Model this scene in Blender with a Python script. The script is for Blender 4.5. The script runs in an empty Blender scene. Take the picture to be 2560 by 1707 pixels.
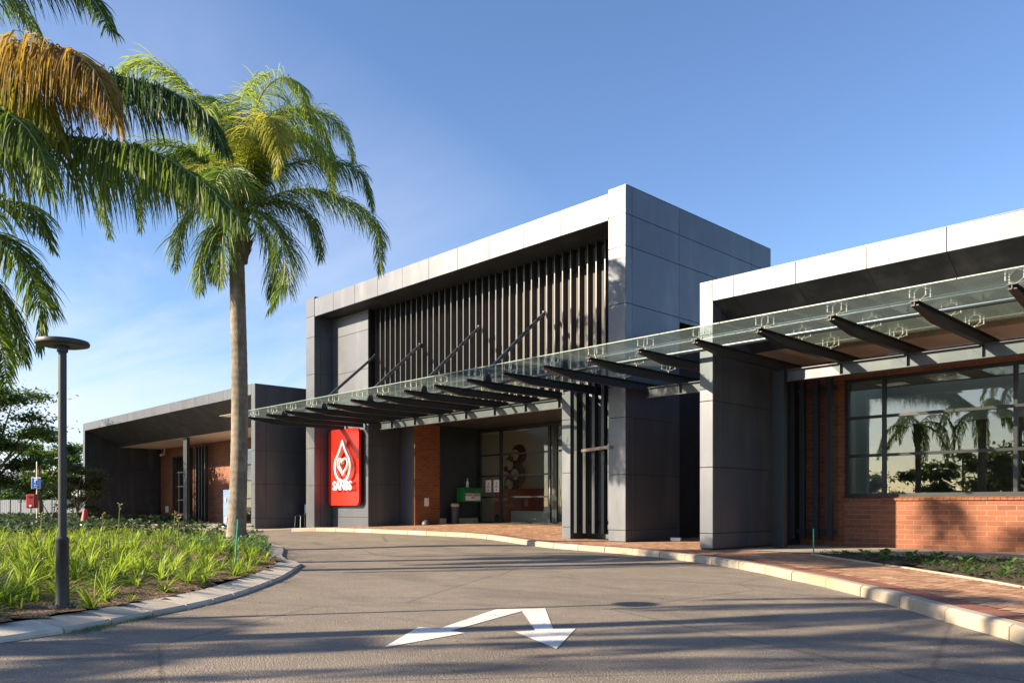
import bpy, math, random
from mathutils import Vector, Matrix
from math import radians as R, sin, cos, pi
random.seed(7)
S = bpy.context.scene
C = S.collection

# ------------------------------------------------------------------ helpers
def smooth(x, a, b):
    t = min(1, max(0, (x-a)/(b-a))); return t*t*(3-2*t)
def lerp(a, b, t): return a+(b-a)*t

class MB:
    """collects faces; every added piece gets one random tint value"""
    def __init__(s): s.v=[]; s.f=[]; s.c=[]; s.sm=[]
    def add(s, vs, fs, c=None, sm=False):
        n=len(s.v); s.v+= [tuple(v) for v in vs]
        c=random.random() if c is None else c
        for f in fs: s.f.append(tuple(i+n for i in f)); s.c.append(c); s.sm.append(sm)
        return s
    def box(s, x0,x1,y0,y1,z0,z1,c=None):
        return s.add([(x0,y0,z0),(x1,y0,z0),(x1,y1,z0),(x0,y1,z0),(x0,y0,z1),(x1,y0,z1),(x1,y1,z1),(x0,y1,z1)],
          [(0,3,2,1),(4,5,6,7),(0,1,5,4),(1,2,6,5),(2,3,7,6),(3,0,4,7)],c)
    def obox(s, c0, ax, ay, az, c=None):     # oriented box: centre, half axis vectors
        c0,ax,ay,az=map(Vector,(c0,ax,ay,az)); vs=[]
        for k in (-1,1):
            for i,j in ((-1,-1),(1,-1),(1,1),(-1,1)): vs.append(c0+ax*i+ay*j+az*k)
        return s.add(vs,[(0,3,2,1),(4,5,6,7),(0,1,5,4),(1,2,6,5),(2,3,7,6),(3,0,4,7)],c)
    def extx(s, poly, x0, x1, c=None):       # polygon in (y,z) extruded along X
        n=len(poly); vs=[(x0,y,z) for y,z in poly]+[(x1,y,z) for y,z in poly]
        fs=[tuple(range(n))[::-1],tuple(range(n,2*n))]+[(i,(i+1)%n,(i+1)%n+n,i+n) for i in range(n)]
        return s.add(vs,fs,c)
    def exty(s, poly, y0, y1, c=None):
        n=len(poly); vs=[(x,y0,z) for x,z in poly]+[(x,y1,z) for x,z in poly]
        fs=[tuple(range(n)),tuple(range(n,2*n))[::-1]]+[(i,i+n,(i+1)%n+n,(i+1)%n) for i in range(n)]
        return s.add(vs,fs,c)
    def extz(s, poly, z0, z1, c=None):
        n=len(poly); vs=[(x,y,z0) for x,y in poly]+[(x,y,z1) for x,y in poly]
        fs=[tuple(range(n))[::-1],tuple(range(n,2*n))]+[(i,(i+1)%n,(i+1)%n+n,i+n) for i in range(n)]
        return s.add(vs,fs,c)
    def tube(s, pts, rs, n=12, cap=True, c=None, sm=True):
        pts=[Vector(p) for p in pts]
        if not hasattr(rs,'__len__'): rs=[rs]*len(pts)
        vs=[]; 
        for i,p in enumerate(pts):
            t=(pts[min(i+1,len(pts)-1)]-pts[max(i-1,0)]).normalized()
            a=t.cross(Vector((0,0,1)) if abs(t.z)<.9 else Vector((1,0,0))).normalized()
            if i and a.dot(pa)<0: a=-a
            pa=a; b=t.cross(a)
            for k in range(n):
                w=2*pi*k/n; vs.append(p+(a*cos(w)+b*sin(w))*rs[i])
        fs=[(i*n+k,i*n+(k+1)%n,(i+1)*n+(k+1)%n,(i+1)*n+k) for i in range(len(pts)-1) for k in range(n)]
        c=random.random() if c is None else c
        s.add(vs,fs,c,sm)
        if cap:
            m=len(s.v)-len(vs)
            s.f.append(tuple(m+k for k in range(n))); s.c.append(c); s.sm.append(False)
            s.f.append(tuple(m+(len(pts)-1)*n+k for k in range(n))[::-1]); s.c.append(c); s.sm.append(False)
        return s
    def lathe(s, cx, cy, prof, n=24, c=None):   # prof: list of (r,z)
        vs=[(cx+r*cos(2*pi*k/n),cy+r*sin(2*pi*k/n),z) for r,z in prof for k in range(n)]
        fs=[(i*n+k,i*n+(k+1)%n,(i+1)*n+(k+1)%n,(i+1)*n+k) for i in range(len(prof)-1) for k in range(n)]
        return s.add(vs,fs,c,True)
    def build(s, name, mat, parent=None, bevel=0, sharp=40):
        me=bpy.data.meshes.new(name); me.from_pydata(s.v,[],s.f); me.materials.append(mat)
        me.polygons.foreach_set('use_smooth',s.sm)
        at=me.attributes.new('rnd','FLOAT','FACE'); at.data.foreach_set('value',s.c)
        if any(s.sm): 
            try: me.set_sharp_from_angle(angle=R(sharp))
            except Exception: pass
        me.update()
        o=bpy.data.objects.new(name,me); C.objects.link(o)
        if parent is not None: par(o,parent)
        if bevel:
            m=o.modifiers.new('bevel','BEVEL'); m.width=bevel; m.segments=1; m.limit_method='ANGLE'; m.angle_limit=R(50)
        return o
def par(o,p):
    o.parent=p
    # every parent here is unrotated: its world position is the sum of the locations above it
    w=Vector((0,0,0)); q=p
    while q is not None:
        w+=q.location
        if q.parent is not None: w+=q.matrix_parent_inverse.translation
        q=q.parent
    o.matrix_parent_inverse=Matrix.Translation(-w)
def thing(name,label,cat,loc=(0,0,0),group=None):
    o=bpy.data.objects.new(name,None); C.objects.link(o); o.location=loc; o.empty_display_size=.2
    return tag(o,label,cat,group)
def tag(o,label,cat,group=None):
    o['label']=label; o['category']=cat
    if group: o['group']=group
    return o
def struct(o,kind='structure'): o['kind']=kind; return o
def dup(root,loc,label=None,rz=None,scale=None):
    r=root.copy(); C.objects.link(r); r.location=loc
    if rz is not None: r.rotation_euler=(0,0,rz)
    if scale: r.scale=(scale,)*3
    if label: r['label']=label
    for ch in list(root.children):
        c=ch.copy(); C.objects.link(c); c.parent=r
        for g in ch.children:
            d=g.copy(); C.objects.link(d); d.parent=c
    return r

# ------------------------------------------------------------------ materials
class NT:
    def __init__(s,name):
        s.m=bpy.data.materials.new(name); s.m.use_nodes=True; s.n=s.m.node_tree.nodes; s.l=s.m.node_tree.links
        s.b=s.n['Principled BSDF']; s.out=s.n['Material Output']
    def N(s,t,**k):
        n=s.n.new(t)
        for a,v in k.items():
            if a in n.inputs.keys() and not hasattr(type(n),a): n.inputs[a].default_value=v
            else: setattr(n,a,v)
        return n
    def L(s,a,b): s.l.new(a,b)
    def pos(s): 
        if not hasattr(s,'_p'): s._p=s.n.new('ShaderNodeNewGeometry').outputs['Position']
        return s._p
    def noise(s,scale,detail=4,rough=.55,vec=None,dist=0):
        n=s.n.new('ShaderNodeTexNoise'); n.inputs['Scale'].default_value=scale; n.inputs['Detail'].default_value=detail
        n.inputs['Roughness'].default_value=rough; n.inputs['Distortion'].default_value=dist
        s.L(vec or s.pos(),n.inputs['Vector']); return n.outputs['Fac']
    def scl(s,vec,xyz):
        m=s.n.new('ShaderNodeMapping'); m.inputs['Scale'].default_value=xyz; s.L(vec,m.inputs['Vector']); return m.outputs[0]
    def ramp(s,fac,stops):
        r=s.n.new('ShaderNodeValToRGB'); e=r.color_ramp.elements
        while len(e)<len(stops): e.new(.5)
        for i,(p,c) in enumerate(stops): e[i].position=p; e[i].color=(*c,1) if len(c)==3 else c
        s.L(fac,r.inputs['Fac']); return r.outputs['Color']
    def mix(s,fac,a,b,mode='MIX'):
        m=s.n.new('ShaderNodeMix'); m.data_type='RGBA'; m.blend_type=mode
        for sock,v in ((m.inputs['Factor'],fac),(m.inputs['A'] if 0 else m.inputs[6],a),(m.inputs[7],b)):
            if isinstance(v,(int,float)): sock.default_value=v
            elif isinstance(v,tuple): sock.default_value=(*v,1)
            else: s.L(v,sock)
        return m.outputs[2]
    def math(s,op,a,b=None,c=None):
        m=s.n.new('ShaderNodeMath'); m.operation=op
        for i,v in enumerate((a,b,c)):
            if v is None: continue
            if isinstance(v,(int,float)): m.inputs[i].default_value=v
            else: s.L(v,m.inputs[i])
        return m.outputs[0]
    def rnd(s):
        a=s.n.new('ShaderNodeAttribute'); a.attribute_name='rnd'; return a.outputs['Fac']
    def bump(s,h,strength,dist=.01):
        b=s.n.new('ShaderNodeBump'); b.inputs['Strength'].default_value=strength; b.inputs['Distance'].default_value=dist
        s.L(h,b.inputs['Height']); s.L(b.outputs[0],s.b.inputs['Normal'])
    def set(s,**k):
        for a,v in k.items():
            i=s.b.inputs[a.replace('_',' ')]
            if isinstance(v,(int,float)): i.default_value=v
            elif isinstance(v,tuple): i.default_value=(*v,1)
            else: s.L(v,i)
        return s.m

def m_plain(name,col,rough=.6,metal=0,var=.15,scale=6,bump=0):
    t=NT(name); a=tuple(c*(1-var) for c in col); b=tuple(min(1,c*(1+var)) for c in col)
    t.set(Base_Color=t.ramp(t.noise(scale,5),[(.3,a),(.7,b)]),Roughness=rough,Metallic=metal)
    if bump: t.bump(t.noise(90,3),bump)
    return t.m
def m_panel(name,col,rough=.42,metal=.65,tint=.16):
    t=NT(name)
    st=t.noise(2.2,5,.6,t.scl(t.pos(),(1,1,.25)))          # vertical weathering streaks
    base=t.ramp(t.noise(.9,3),[(.3,tuple(c*.96 for c in col)),(.7,tuple(c*1.04 for c in col))])
    base=t.mix(t.math('MULTIPLY',t.rnd(),tint*2),base,tuple(c*.72 for c in col))
    base=t.mix(t.math('MULTIPLY',t.ramp(st,[(.5,(0,0,0)),(.8,(1,1,1))]),.22),base,(.33,.31,.28))
    rg=t.N('ShaderNodeMapRange'); t.L(t.noise(3.5,6,.6),rg.inputs[0]); rg.inputs[1].default_value=.3; rg.inputs[2].default_value=.7
    rg.inputs[3].default_value=rough-.02; rg.inputs[4].default_value=rough+.03
    t.set(Base_Color=base,Roughness=rg.outputs[0],Metallic=metal)
    t.bump(t.noise(.7,1),.06,.02)
    return t.m
def m_brick(name,c1,c2,mortar,bw=.315,bh=.094,ms=.010):
    t=NT(name); sx=t.n.new('ShaderNodeSeparateXYZ'); t.L(t.pos(),sx.inputs[0])
    cx=t.n.new('ShaderNodeCombineXYZ'); t.L(t.math('ADD',sx.outputs[0],sx.outputs[1]),cx.inputs[0]); t.L(sx.outputs[2],cx.inputs[1])
    wob=t.mix(.004,cx.outputs[0],t.N('ShaderNodeTexNoise').outputs['Color'],'ADD')
    b=t.n.new('ShaderNodeTexBrick'); t.L(cx.outputs[0],b.inputs['Vector'])
    b.inputs['Scale'].default_value=1; b.inputs['Brick Width'].default_value=bw; b.inputs['Row Height'].default_value=bh
    b.inputs['Mortar Size'].default_value=ms; b.inputs['Mortar Smooth'].default_value=.25; b.inputs['Bias'].default_value=-.1
    b.inputs['Color1'].default_value=(*c1,1); b.inputs['Color2'].default_value=(*c2,1); b.inputs['Mortar'].default_value=(*mortar,1)
    n=t.noise(26,6,.65); g=t.noise(1.2,4)
    col=t.mix(t.ramp(n,[(.35,(0,0,0)),(.75,(.4,.4,.4))]),b.outputs['Color'],tuple(c*.55 for c in c2))
    col=t.mix(t.ramp(g,[(.4,(0,0,0)),(.75,(.35,.35,.35))]),col,tuple(min(1,c*1.35) for c in c1))
    t.set(Base_Color=col,Roughness=.85)
    h=t.math('ADD',t.math('MULTIPLY',b.outputs['Fac'],-1.0),t.math('MULTIPLY',n,.35)); t.bump(h,.8,.008)
    return t.m
def m_leaf(name,c1,c2,trans=.35,rough=.38,vein=True,tc=None):
    t=NT(name); t.n.remove(t.b)
    col=t.mix(t.rnd(),c1,c2); col=t.mix(t.ramp(t.noise(3,3),[(.35,(0,0,0)),(.7,(.5,.5,.5))]),col,tuple(c*.6 for c in c1))
    d=t.N('ShaderNodeBsdfPrincipled'); t.L(col,d.inputs['Base Color']); d.inputs['Roughness'].default_value=rough
    d.inputs['Specular IOR Level'].default_value=.45
    tr=t.N('ShaderNodeBsdfTranslucent'); t.L(t.mix(.6,col,tc or tuple(min(1,c*1.8) for c in c2)),tr.inputs[0])
    mx=t.N('ShaderNodeMixShader'); mx.inputs[0].default_value=trans
    t.L(d.outputs[0],mx.inputs[1]); t.L(tr.outputs[0],mx.inputs[2]); t.L(mx.outputs[0],t.out.inputs[0])
    return t.m
def m_glass(name,tint,refl_lo,refl_hi,rough=.0,wave=0):
    t=NT(name); t.n.remove(t.b)
    tr=t.N('ShaderNodeBsdfTransparent'); tr.inputs[0].default_value=(*tint,1)
    gl=t.N('ShaderNodeBsdfGlossy'); gl.inputs['Roughness'].default_value=rough; gl.inputs[0].default_value=(.95,.97,1,1)
    if wave:
        b=t.n.new('ShaderNodeBump'); b.inputs['Strength'].default_value=wave; b.inputs['Distance'].default_value=.02
        t.L(t.noise(1.3,2),b.inputs['Height']); t.L(b.outputs[0],gl.inputs['Normal'])
    lw=t.N('ShaderNodeLayerWeight'); lw.inputs[0].default_value=.5
    p=t.math('POWER',lw.outputs['Facing'],3.0)
    f=t.math('MULTIPLY_ADD',p,refl_hi-refl_lo,refl_lo)
    mx=t.N('ShaderNodeMixShader'); t.L(f,mx.inputs[0]); t.L(tr.outputs[0],mx.inputs[1]); t.L(gl.outputs[0],mx.inputs[2])
    t.L(mx.outputs[0],t.out.inputs[0]); return t.m

M={}
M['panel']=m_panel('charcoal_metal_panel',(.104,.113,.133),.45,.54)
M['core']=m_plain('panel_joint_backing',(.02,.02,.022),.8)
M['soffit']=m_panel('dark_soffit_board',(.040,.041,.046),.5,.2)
M['backing']=m_plain('louvre_backing_board',(.085,.074,.070),.75,0,.12,2)
M['steel']=m_plain('charcoal_painted_steel',(.020,.023,.027),.45,0,.12,4)
M['fin']=m_plain('grey_painted_louvre',(.085,.087,.092),.36,.6,.1,3)
M['frame']=m_plain('black_window_frame',(.022,.024,.027),.38,.2)
M['tube']=m_plain('blue_grey_tube_steel',(.10,.12,.145),.3,.6,.1)
M['chrome']=m_plain('brushed_stainless',(.75,.72,.64),.35,.6,.1)
M['cream']=m_plain('cream_plaster',(.62,.58,.45),.85,0,.05,1.5)
M['pinksoffit']=m_plain('pale_pink_soffit_plaster',(.62,.47,.38),.85,0,.06,1.2)
M['white']=m_plain('white_paint',(.75,.75,.73),.5,0,.05)
M['paper']=m_plain('white_paper',(.78,.78,.8),.7,0,.02)
M['red']=m_plain('glossy_red_panel',(.62,.018,.008),.28,0,.04,1)
M['redcounter']=m_plain('red_counter',(.30,.01,.012),.4)
M['green']=m_plain('green_box_paint',(.01,.16,.035),.4,0,.1)
M['greenstake']=m_plain('green_stake',(.01,.25,.14),.35)
M['blue']=m_plain('blue_sign_face',(.01,.09,.42),.4)
M['paleblue']=m_plain('pale_blue_banner',(.10,.17,.34),.5,0,.3,2)
M['orange']=m_plain('cone_red_plastic',(.62,.05,.03),.45)
M['black']=m_plain('black_paint',(.012,.012,.013),.4,0,.1)
M['lamp']=m_plain('lamp_black_powdercoat',(.022,.026,.026),.45,0,.2,14)
M['darkgrey']=m_plain('dark_grey_plastic',(.06,.06,.065),.5)
M['beige']=m_plain('beige_skirting',(.5,.42,.32),.7)
M['timber']=m_plain('weathered_timber_rail',(.38,.30,.25),.7,0,.3,9)
M['textred']=m_plain('dark_red_lettering',(.25,.01,.01),.6,0,0)
M['roof']=m_plain('roof_sheet',(.16,.17,.19),.6,.2)
M['farwall']=m_plain('pale_far_wall',(.5,.52,.56),.8,0,.15,.4)
M['brick']=m_brick('orange_face_brick',(.27,.095,.046),(.165,.054,.030),(.28,.19,.13),.315,.094,.0085)
M['brick2']=m_brick('deep_orange_face_brick',(.26,.092,.037),(.17,.056,.025),(.27,.14,.08),.23,.088,.008)
M['kerb']=None
M['winglass']=m_glass('tinted_window_glass',(.84,.84,.76),.085,.55,.0,.02)
M['doorglass']=m_glass('door_glass',(.85,.86,.80),.05,.7,.0,.03)
M['canopyglass']=m_glass('canopy_glass',(.86,.915,.89),.06,.50,.03)
_n=M['canopyglass'].node_tree; _o=_n.nodes['Material Output']; _src=_o.inputs[0].links[0].from_socket
_d=_n.nodes.new('ShaderNodeBsdfTranslucent'); _d.inputs[0].default_value=(.62,.72,.66,1)
_m=_n.nodes.new('ShaderNodeMixShader'); _m.inputs[0].default_value=.055; _n.links.new(_src,_m.inputs[1]); _n.links.new(_d.outputs[0],_m.inputs[2]); _n.links.new(_m.outputs[0],_o.inputs[0])
t=NT('glass_edge'); t.set(Base_Color=(.20,.26,.23),Roughness=.35); M['glassedge']=t.m

# asphalt
t=NT('aged_asphalt')
big=t.noise(.35,4,.6); mid=t.noise(2.2,5,.6,None,.4); fine=t.noise(150,3,.7); grit=t.n.new('ShaderNodeTexVoronoi'); grit.inputs['Scale'].default_value=95; t.L(t.pos(),grit.inputs['Vector'])
col=t.ramp(big,[(.3,(.215,.172,.125)),(.7,(.30,.243,.178))])
col=t.mix(t.ramp(mid,[(.45,(0,0,0)),(.72,(.65,.65,.65))]),col,(.38,.31,.225))
old=t.noise(.8,5,.62,t.scl(t.pos(),(.6,1.3,1)),.6); col=t.mix(t.ramp(old,[(.50,(0,0,0)),(.60,(.6,.6,.6))]),col,(.145,.117,.09))
col=t.mix(t.ramp(fine,[(.38,(.8,.8,.8)),(.6,(0,0,0))]),col,(.14,.118,.094))
col=t.mix(t.ramp(grit.outputs['Color'],[(.78,(0,0,0)),(.95,(.6,.6,.6))]),col,(.50,.44,.36))
# oil and tyre darkening blotches, thin cracks
cr=t.n.new('ShaderNodeTexVoronoi'); cr.feature='DISTANCE_TO_EDGE'; cr.inputs['Scale'].default_value=.32
t.L(t.mix(.12,t.pos(),t.N('ShaderNodeTexNoise',Scale=1.7).outputs['Color'],'ADD'),cr.inputs['Vector'])
col=t.mix(t.ramp(cr.outputs['Distance'],[(0,(.55,.55,.55)),(.008,(0,0,0))]),col,(.06,.05,.045))
col=t.mix(1.0,col,(.90,.92,.97),'MULTIPLY')
t.set(Base_Color=col,Roughness=.82)
h=t.math('ADD',t.math('MULTIPLY',t.noise(70,4,.65),1.0),t.math('MULTIPLY',grit.outputs['Distance'],-.6)); t.bump(h,.9,.010)
M['asphalt']=t.m
# kerb concrete
t=NT('kerb_concrete'); col=t.mix(t.rnd(),(.29,.25,.195),(.40,.345,.27)); 
col=t.mix(t.ramp(t.noise(9,6,.65),[(.45,(0,0,0)),(.75,(.6,.6,.6))]),col,(.28,.25,.21))
col=t.mix(t.ramp(t.noise(1.6,4),[(.48,(0,0,0)),(.72,(.75,.75,.75))]),col,(.30,.22,.13))
t.set(Base_Color=col,Roughness=.8); t.bump(t.noise(60,4),.4,.006); M['kerb']=t.m
t=NT('bed_edging_stone'); col=t.mix(t.rnd(),(.40,.35,.28),(.56,.50,.40))
col=t.mix(t.ramp(t.noise(7,6,.65),[(.45,(0,0,0)),(.75,(.5,.5,.5))]),col,(.25,.24,.22))
t.set(Base_Color=col,Roughness=.8); t.bump(t.noise(55,4),.35,.006); M['edging']=t.m
# clay pavers
t=NT('orange_clay_pavers'); col=t.ramp(t.rnd(),[(0,(.25,.125,.07)),(.45,(.37,.20,.115)),(.8,(.44,.26,.155)),(1,(.47,.31,.2))])
col=t.mix(t.ramp(t.noise(30,5,.65),[(.45,(0,0,0)),(.75,(.45,.45,.45))]),col,(.24,.12,.07))
t.set(Base_Color=col,Roughness=.8); t.bump(t.noise(80,3),.4,.004); M['paver']=t.m
t=NT('red_clay_pavers'); col=t.ramp(t.rnd(),[(0,(.19,.065,.05)),(1,(.28,.11,.08))])
col=t.mix(t.ramp(t.noise(30,5,.65),[(.45,(0,0,0)),(.75,(.4,.4,.4))]),col,(.14,.05,.04))
t.set(Base_Color=col,Roughness=.8); t.bump(t.noise(80,3),.4,.004); M['redpaver']=t.m
M['paverbed']=m_plain('sandy_joint',(.16,.10,.065),.9,0,.3,20)
M['apron']=m_plain('grey_concrete_apron',(.30,.265,.22),.85,0,.22,3,.3)
# mulch
t=NT('bark_mulch'); v=t.n.new('ShaderNodeTexVoronoi'); v.inputs['Scale'].default_value=34; t.L(t.scl(t.pos(),(1,1.6,1)),v.inputs['Vector'])
sp=t.n.new('ShaderNodeSeparateColor'); t.L(v.outputs['Color'],sp.inputs[0])
col=t.ramp(sp.outputs[0],[(0,(.045,.024,.012)),(.5,(.12,.068,.034)),(.85,(.22,.135,.07)),(1,(.36,.25,.14))])
col=t.mix(t.ramp(t.noise(1.6,4),[(.4,(0,0,0)),(.7,(.6,.6,.6))]),col,(.05,.028,.016))
t.set(Base_Color=col,Roughness=.9); t.bump(t.math('ADD',sp.outputs[1],t.noise(50,3)),1.0,.02); M['mulch']=t.m
M['soil']=m_plain('dark_soil',(.05,.03,.018),.95,0,.4,12,.6)
M['ground']=m_plain('rough_grass_ground',(.05,.07,.025),.95,0,.4,1.5,.5)
# palm trunk
t=NT('palm_trunk_bark'); sx=t.n.new('ShaderNodeSeparateXYZ'); t.L(t.pos(),sx.inputs[0])
zz=t.math('ADD',sx.outputs[2],t.math('MULTIPLY',t.noise(2.5,3),.12))
w=t.math('PINGPONG',zz,.075); ring=t.ramp(w,[(0,(1,1,1)),(.10,(0,0,0))])
col=t.ramp(t.noise(5,6,.65,t.scl(t.pos(),(1.5,1.5,.5))),[(.3,(.13,.105,.075)),(.52,(.235,.20,.155)),(.75,(.36,.31,.24))])
col=t.mix(t.math('MULTIPLY',ring,.28),col,(.085,.06,.04))
col=t.mix(t.ramp(t.noise(3,4),[(.55,(0,0,0)),(.72,(.6,.6,.6))]),col,(.22,.24,.15))
t.set(Base_Color=col,Roughness=.88); t.bump(t.math('ADD',t.math('MULTIPLY',ring,-.5),t.noise(30,5,.7,t.scl(t.pos(),(1.6,1.6,.6)))),.8,.02); M['trunk']=t.m
M['fibre']=m_plain('palm_fibre',(.16,.12,.065),.9,0,.35,14,.6)
M['rachis']=m_plain('frond_stalk',(.30,.30,.08),.5,0,.25,5)
M['bark']=m_plain('tree_bark',(.13,.095,.065),.9,0,.3,9,.5)
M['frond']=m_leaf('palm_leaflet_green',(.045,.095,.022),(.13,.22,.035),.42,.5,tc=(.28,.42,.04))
M['frondbright']=m_leaf('palm_leaflet_fresh',(.10,.17,.03),(.25,.36,.05),.5,.5,tc=(.45,.55,.05))  # brighter green leaflet variant
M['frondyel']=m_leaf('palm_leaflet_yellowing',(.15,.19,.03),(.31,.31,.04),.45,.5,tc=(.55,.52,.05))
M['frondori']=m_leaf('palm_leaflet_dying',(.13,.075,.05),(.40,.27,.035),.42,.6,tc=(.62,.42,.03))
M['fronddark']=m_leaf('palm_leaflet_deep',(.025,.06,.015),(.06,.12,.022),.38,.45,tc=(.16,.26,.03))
M['lily']=m_leaf('strap_leaf_green',(.05,.12,.015),(.26,.37,.04),.48,.4,tc=(.5,.66,.06))
M['lilystalk']=m_leaf('pale_flower_stalk',(.22,.26,.08),(.36,.34,.14),.3,.5)
M['treeleaf']=m_leaf('broadleaf_green',(.045,.09,.02),(.13,.20,.035),.35,.45,tc=(.22,.34,.04))
M['bushleaf']=m_leaf('bronze_bush_leaf',(.035,.045,.018),(.12,.13,.03),.35,.4,tc=(.36,.32,.06))
M['cover']=m_leaf('ground_cover_leaf',(.02,.04,.014),(.055,.09,.025),.3,.45)
M['rosette']=m_leaf('round_leaf_green',(.05,.11,.03),(.13,.22,.06),.35,.4)
M['litter']=m_leaf('dry_leaf',(.16,.09,.04),(.36,.24,.12),.1,.8)

# ------------------------------------------------------------------ sky, sun, camera
AZ,EL=R(59.8),R(24.4)
w=bpy.data.worlds.new('World'); S.world=w; w.use_nodes=True; wn=w.node_tree.nodes; wl=w.node_tree.links
sky=wn.new('ShaderNodeTexSky'); sky.sky_type='NISHITA'; sky.sun_disc=False; sky.sun_elevation=EL
sky.sun_rotation=math.atan2(-cos(AZ),-sin(AZ))%(2*pi); sky.altitude=400; sky.air_density=1.0; sky.dust_density=.7; sky.ozone_density=3.0
bg=wn['Background']; bg.inputs['Strength'].default_value=.054
tc=wn.new('ShaderNodeTexCoord'); 
def wmath(op,a,b=None):
    m=wn.new('ShaderNodeMath'); m.operation=op
    for i,v in enumerate((a,b)):
        if v is None: continue
        if isinstance(v,(int,float)): m.inputs[i].default_value=v
        else: wl.new(v,m.inputs[i])
    return m.outputs[0]
sep=wn.new('ShaderNodeSeparateXYZ'); wl.new(tc.outputs['Generated'],sep.inputs[0])
zc=wmath('ADD',wmath('MAXIMUM',sep.outputs[2],0),.16)
cmb=wn.new('ShaderNodeCombineXYZ'); wl.new(wmath('DIVIDE',sep.outputs[0],zc),cmb.inputs[0]); wl.new(wmath('DIVIDE',sep.outputs[1],zc),cmb.inputs[1])
mp=wn.new('ShaderNodeMapping'); mp.inputs['Rotation'].default_value=(0,0,R(25)); mp.inputs['Location'].default_value=(2.3,1.1,0); mp.inputs['Scale'].default_value=(.55,1.15,1); wl.new(cmb.outputs[0],mp.inputs[0])
no=wn.new('ShaderNodeTexNoise'); no.inputs['Scale'].default_value=1.15; no.inputs['Detail'].default_value=9; no.inputs['Roughness'].default_value=.56; no.inputs['Distortion'].default_value=.5; wl.new(mp.outputs[0],no.inputs['Vector'])
cr=wn.new('ShaderNodeValToRGB'); cr.color_ramp.elements[0].position=.36; cr.color_ramp.elements[1].position=.64; cr.color_ramp.elements[1].color=(.85,.85,.85,1); wl.new(no.outputs['Fac'],cr.inputs[0])
# thin cloud lies towards the west (-X), clear sky to the north
dirm=wmath('MULTIPLY',sep.outputs[0],-1.0); mr=wn.new('ShaderNodeMapRange'); wl.new(wmath('SUBTRACT',dirm,wmath('MULTIPLY',sep.outputs[2],.75)),mr.inputs[0]); mr.inputs[1].default_value=.36; mr.inputs[2].default_value=.88
fac=wmath('MULTIPLY',cr.outputs[0],mr.outputs[0])
mx=wn.new('ShaderNodeMix'); mx.data_type='RGBA'; wl.new(fac,mx.inputs[0]); hs=wn.new('ShaderNodeHueSaturation'); hs.inputs['Saturation'].default_value=1.06; hs.inputs['Hue'].default_value=.506; hs.inputs['Value'].default_value=1.56; wl.new(sky.outputs[0],hs.inputs['Color']); wl.new(hs.outputs[0],mx.inputs[6]); mx.inputs[7].default_value=(6.6,6.7,7.6,1)
wl.new(mx.outputs[2],bg.inputs[0])

sd=bpy.data.lights.new('sun','SUN'); sd.energy=5.0; sd.angle=R(.55); sd.color=(1,.83,.60)
so=bpy.data.objects.new('sun',sd); C.objects.link(so)
Ld=Vector((cos(AZ)*cos(EL),sin(AZ)*cos(EL),-sin(EL))); so.rotation_euler=Ld.to_track_quat('-Z','Y').to_euler()
cam=bpy.data.cameras.new('camera'); co=bpy.data.objects.new('camera',cam); C.objects.link(co); S.camera=co
cam.sensor_width=36; cam.lens=28.24; cam.shift_y=.1607; cam.clip_end=2000; cam.clip_start=.05
co.location=(0,0,.92); co.rotation_euler=(R(90),0,math.atan2(.719,.695))
S.view_settings.view_transform='Standard'; S.view_settings.look='None'; S.view_settings.exposure=1.5; S.view_settings.gamma=1
S.render.engine='CYCLES'

# ------------------------------------------------------------------ terrain levels
def rise(x,y):
    bx=smooth(-x,11.8,15.5)*(1-.85*smooth(-x,22.8,25.2))
    return bx*(.13*smooth(y,8.5,13.6)+.10*smooth(y,14.6,19.3))
def road_z(x,y): return rise(x,y)
def pave_z(x,y): return rise(x,y)+.11

def inside(p,poly):
    x,y=p; r=False; n=len(poly)
    for i in range(n):
        x1,y1=poly[i]; x2,y2=poly[(i+1)%n]
        if (y1>y)!=(y2>y) and x<(x2-x1)*(y-y1)/(y2-y1)+x1: r=not r
    return r
def dist_line(p,pl):
    P=Vector(p); best=1e9
    for a,b in zip(pl,pl[1:]):
        A=Vector(a);B=Vector(b); d=B-A; t=max(0,min(1,(P-A).dot(d)/max(1e-9,d.length_squared))); best=min(best,(P-(A+d*t)).length)
    return best
def resample(pl,step):
    pl=[Vector(p) for p in pl]; out=[pl[0].copy()]; carry=0
    # smooth with Catmull-Rom first
    sm=[]
    for i in range(len(pl)-1):
        p0=pl[max(i-1,0)];p1=pl[i];p2=pl[i+1];p3=pl[min(i+2,len(pl)-1)]
        for k in range(12):
            t=k/12; sm.append(.5*((2*p1)+(p2-p0)*t+(2*p0-5*p1+4*p2-p3)*t*t+(3*p1-p0-3*p2+p3)*t**3))
    sm.append(pl[-1]); out=[sm[0]]; acc=0
    for a,b in zip(sm,sm[1:]):
        L=(b-a).length
        while acc+L>=step:
            r=(step-acc)/L; a=a+(b-a)*r; out.append(a.copy()); L=(b-a).length; acc=0
        acc+=L
    if acc>step*.3: out.append(sm[-1])
    return out

# ground sheet to the horizon
g=MB(); g.add([(-900,-900,-.06),(900,-900,-.06),(900,900,-.06),(-900,900,-.06)],[(0,1,2,3)])
struct(g.build('ground',M['ground']))
# road
g=MB(); xs=[i*.5 for i in range(-72,17)]; ys=[i*.5 for i in range(-32,36)]
vs=[(x,y,road_z(x,y)) for y in ys for x in xs]; n=len(xs)
g.add(vs,[(j*n+i,j*n+i+1,(j+1)*n+i+1,(j+1)*n+i) for j in range(len(ys)-1) for i in range(n-1)],0,True)
struct(g.build('road',M['asphalt']))
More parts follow.
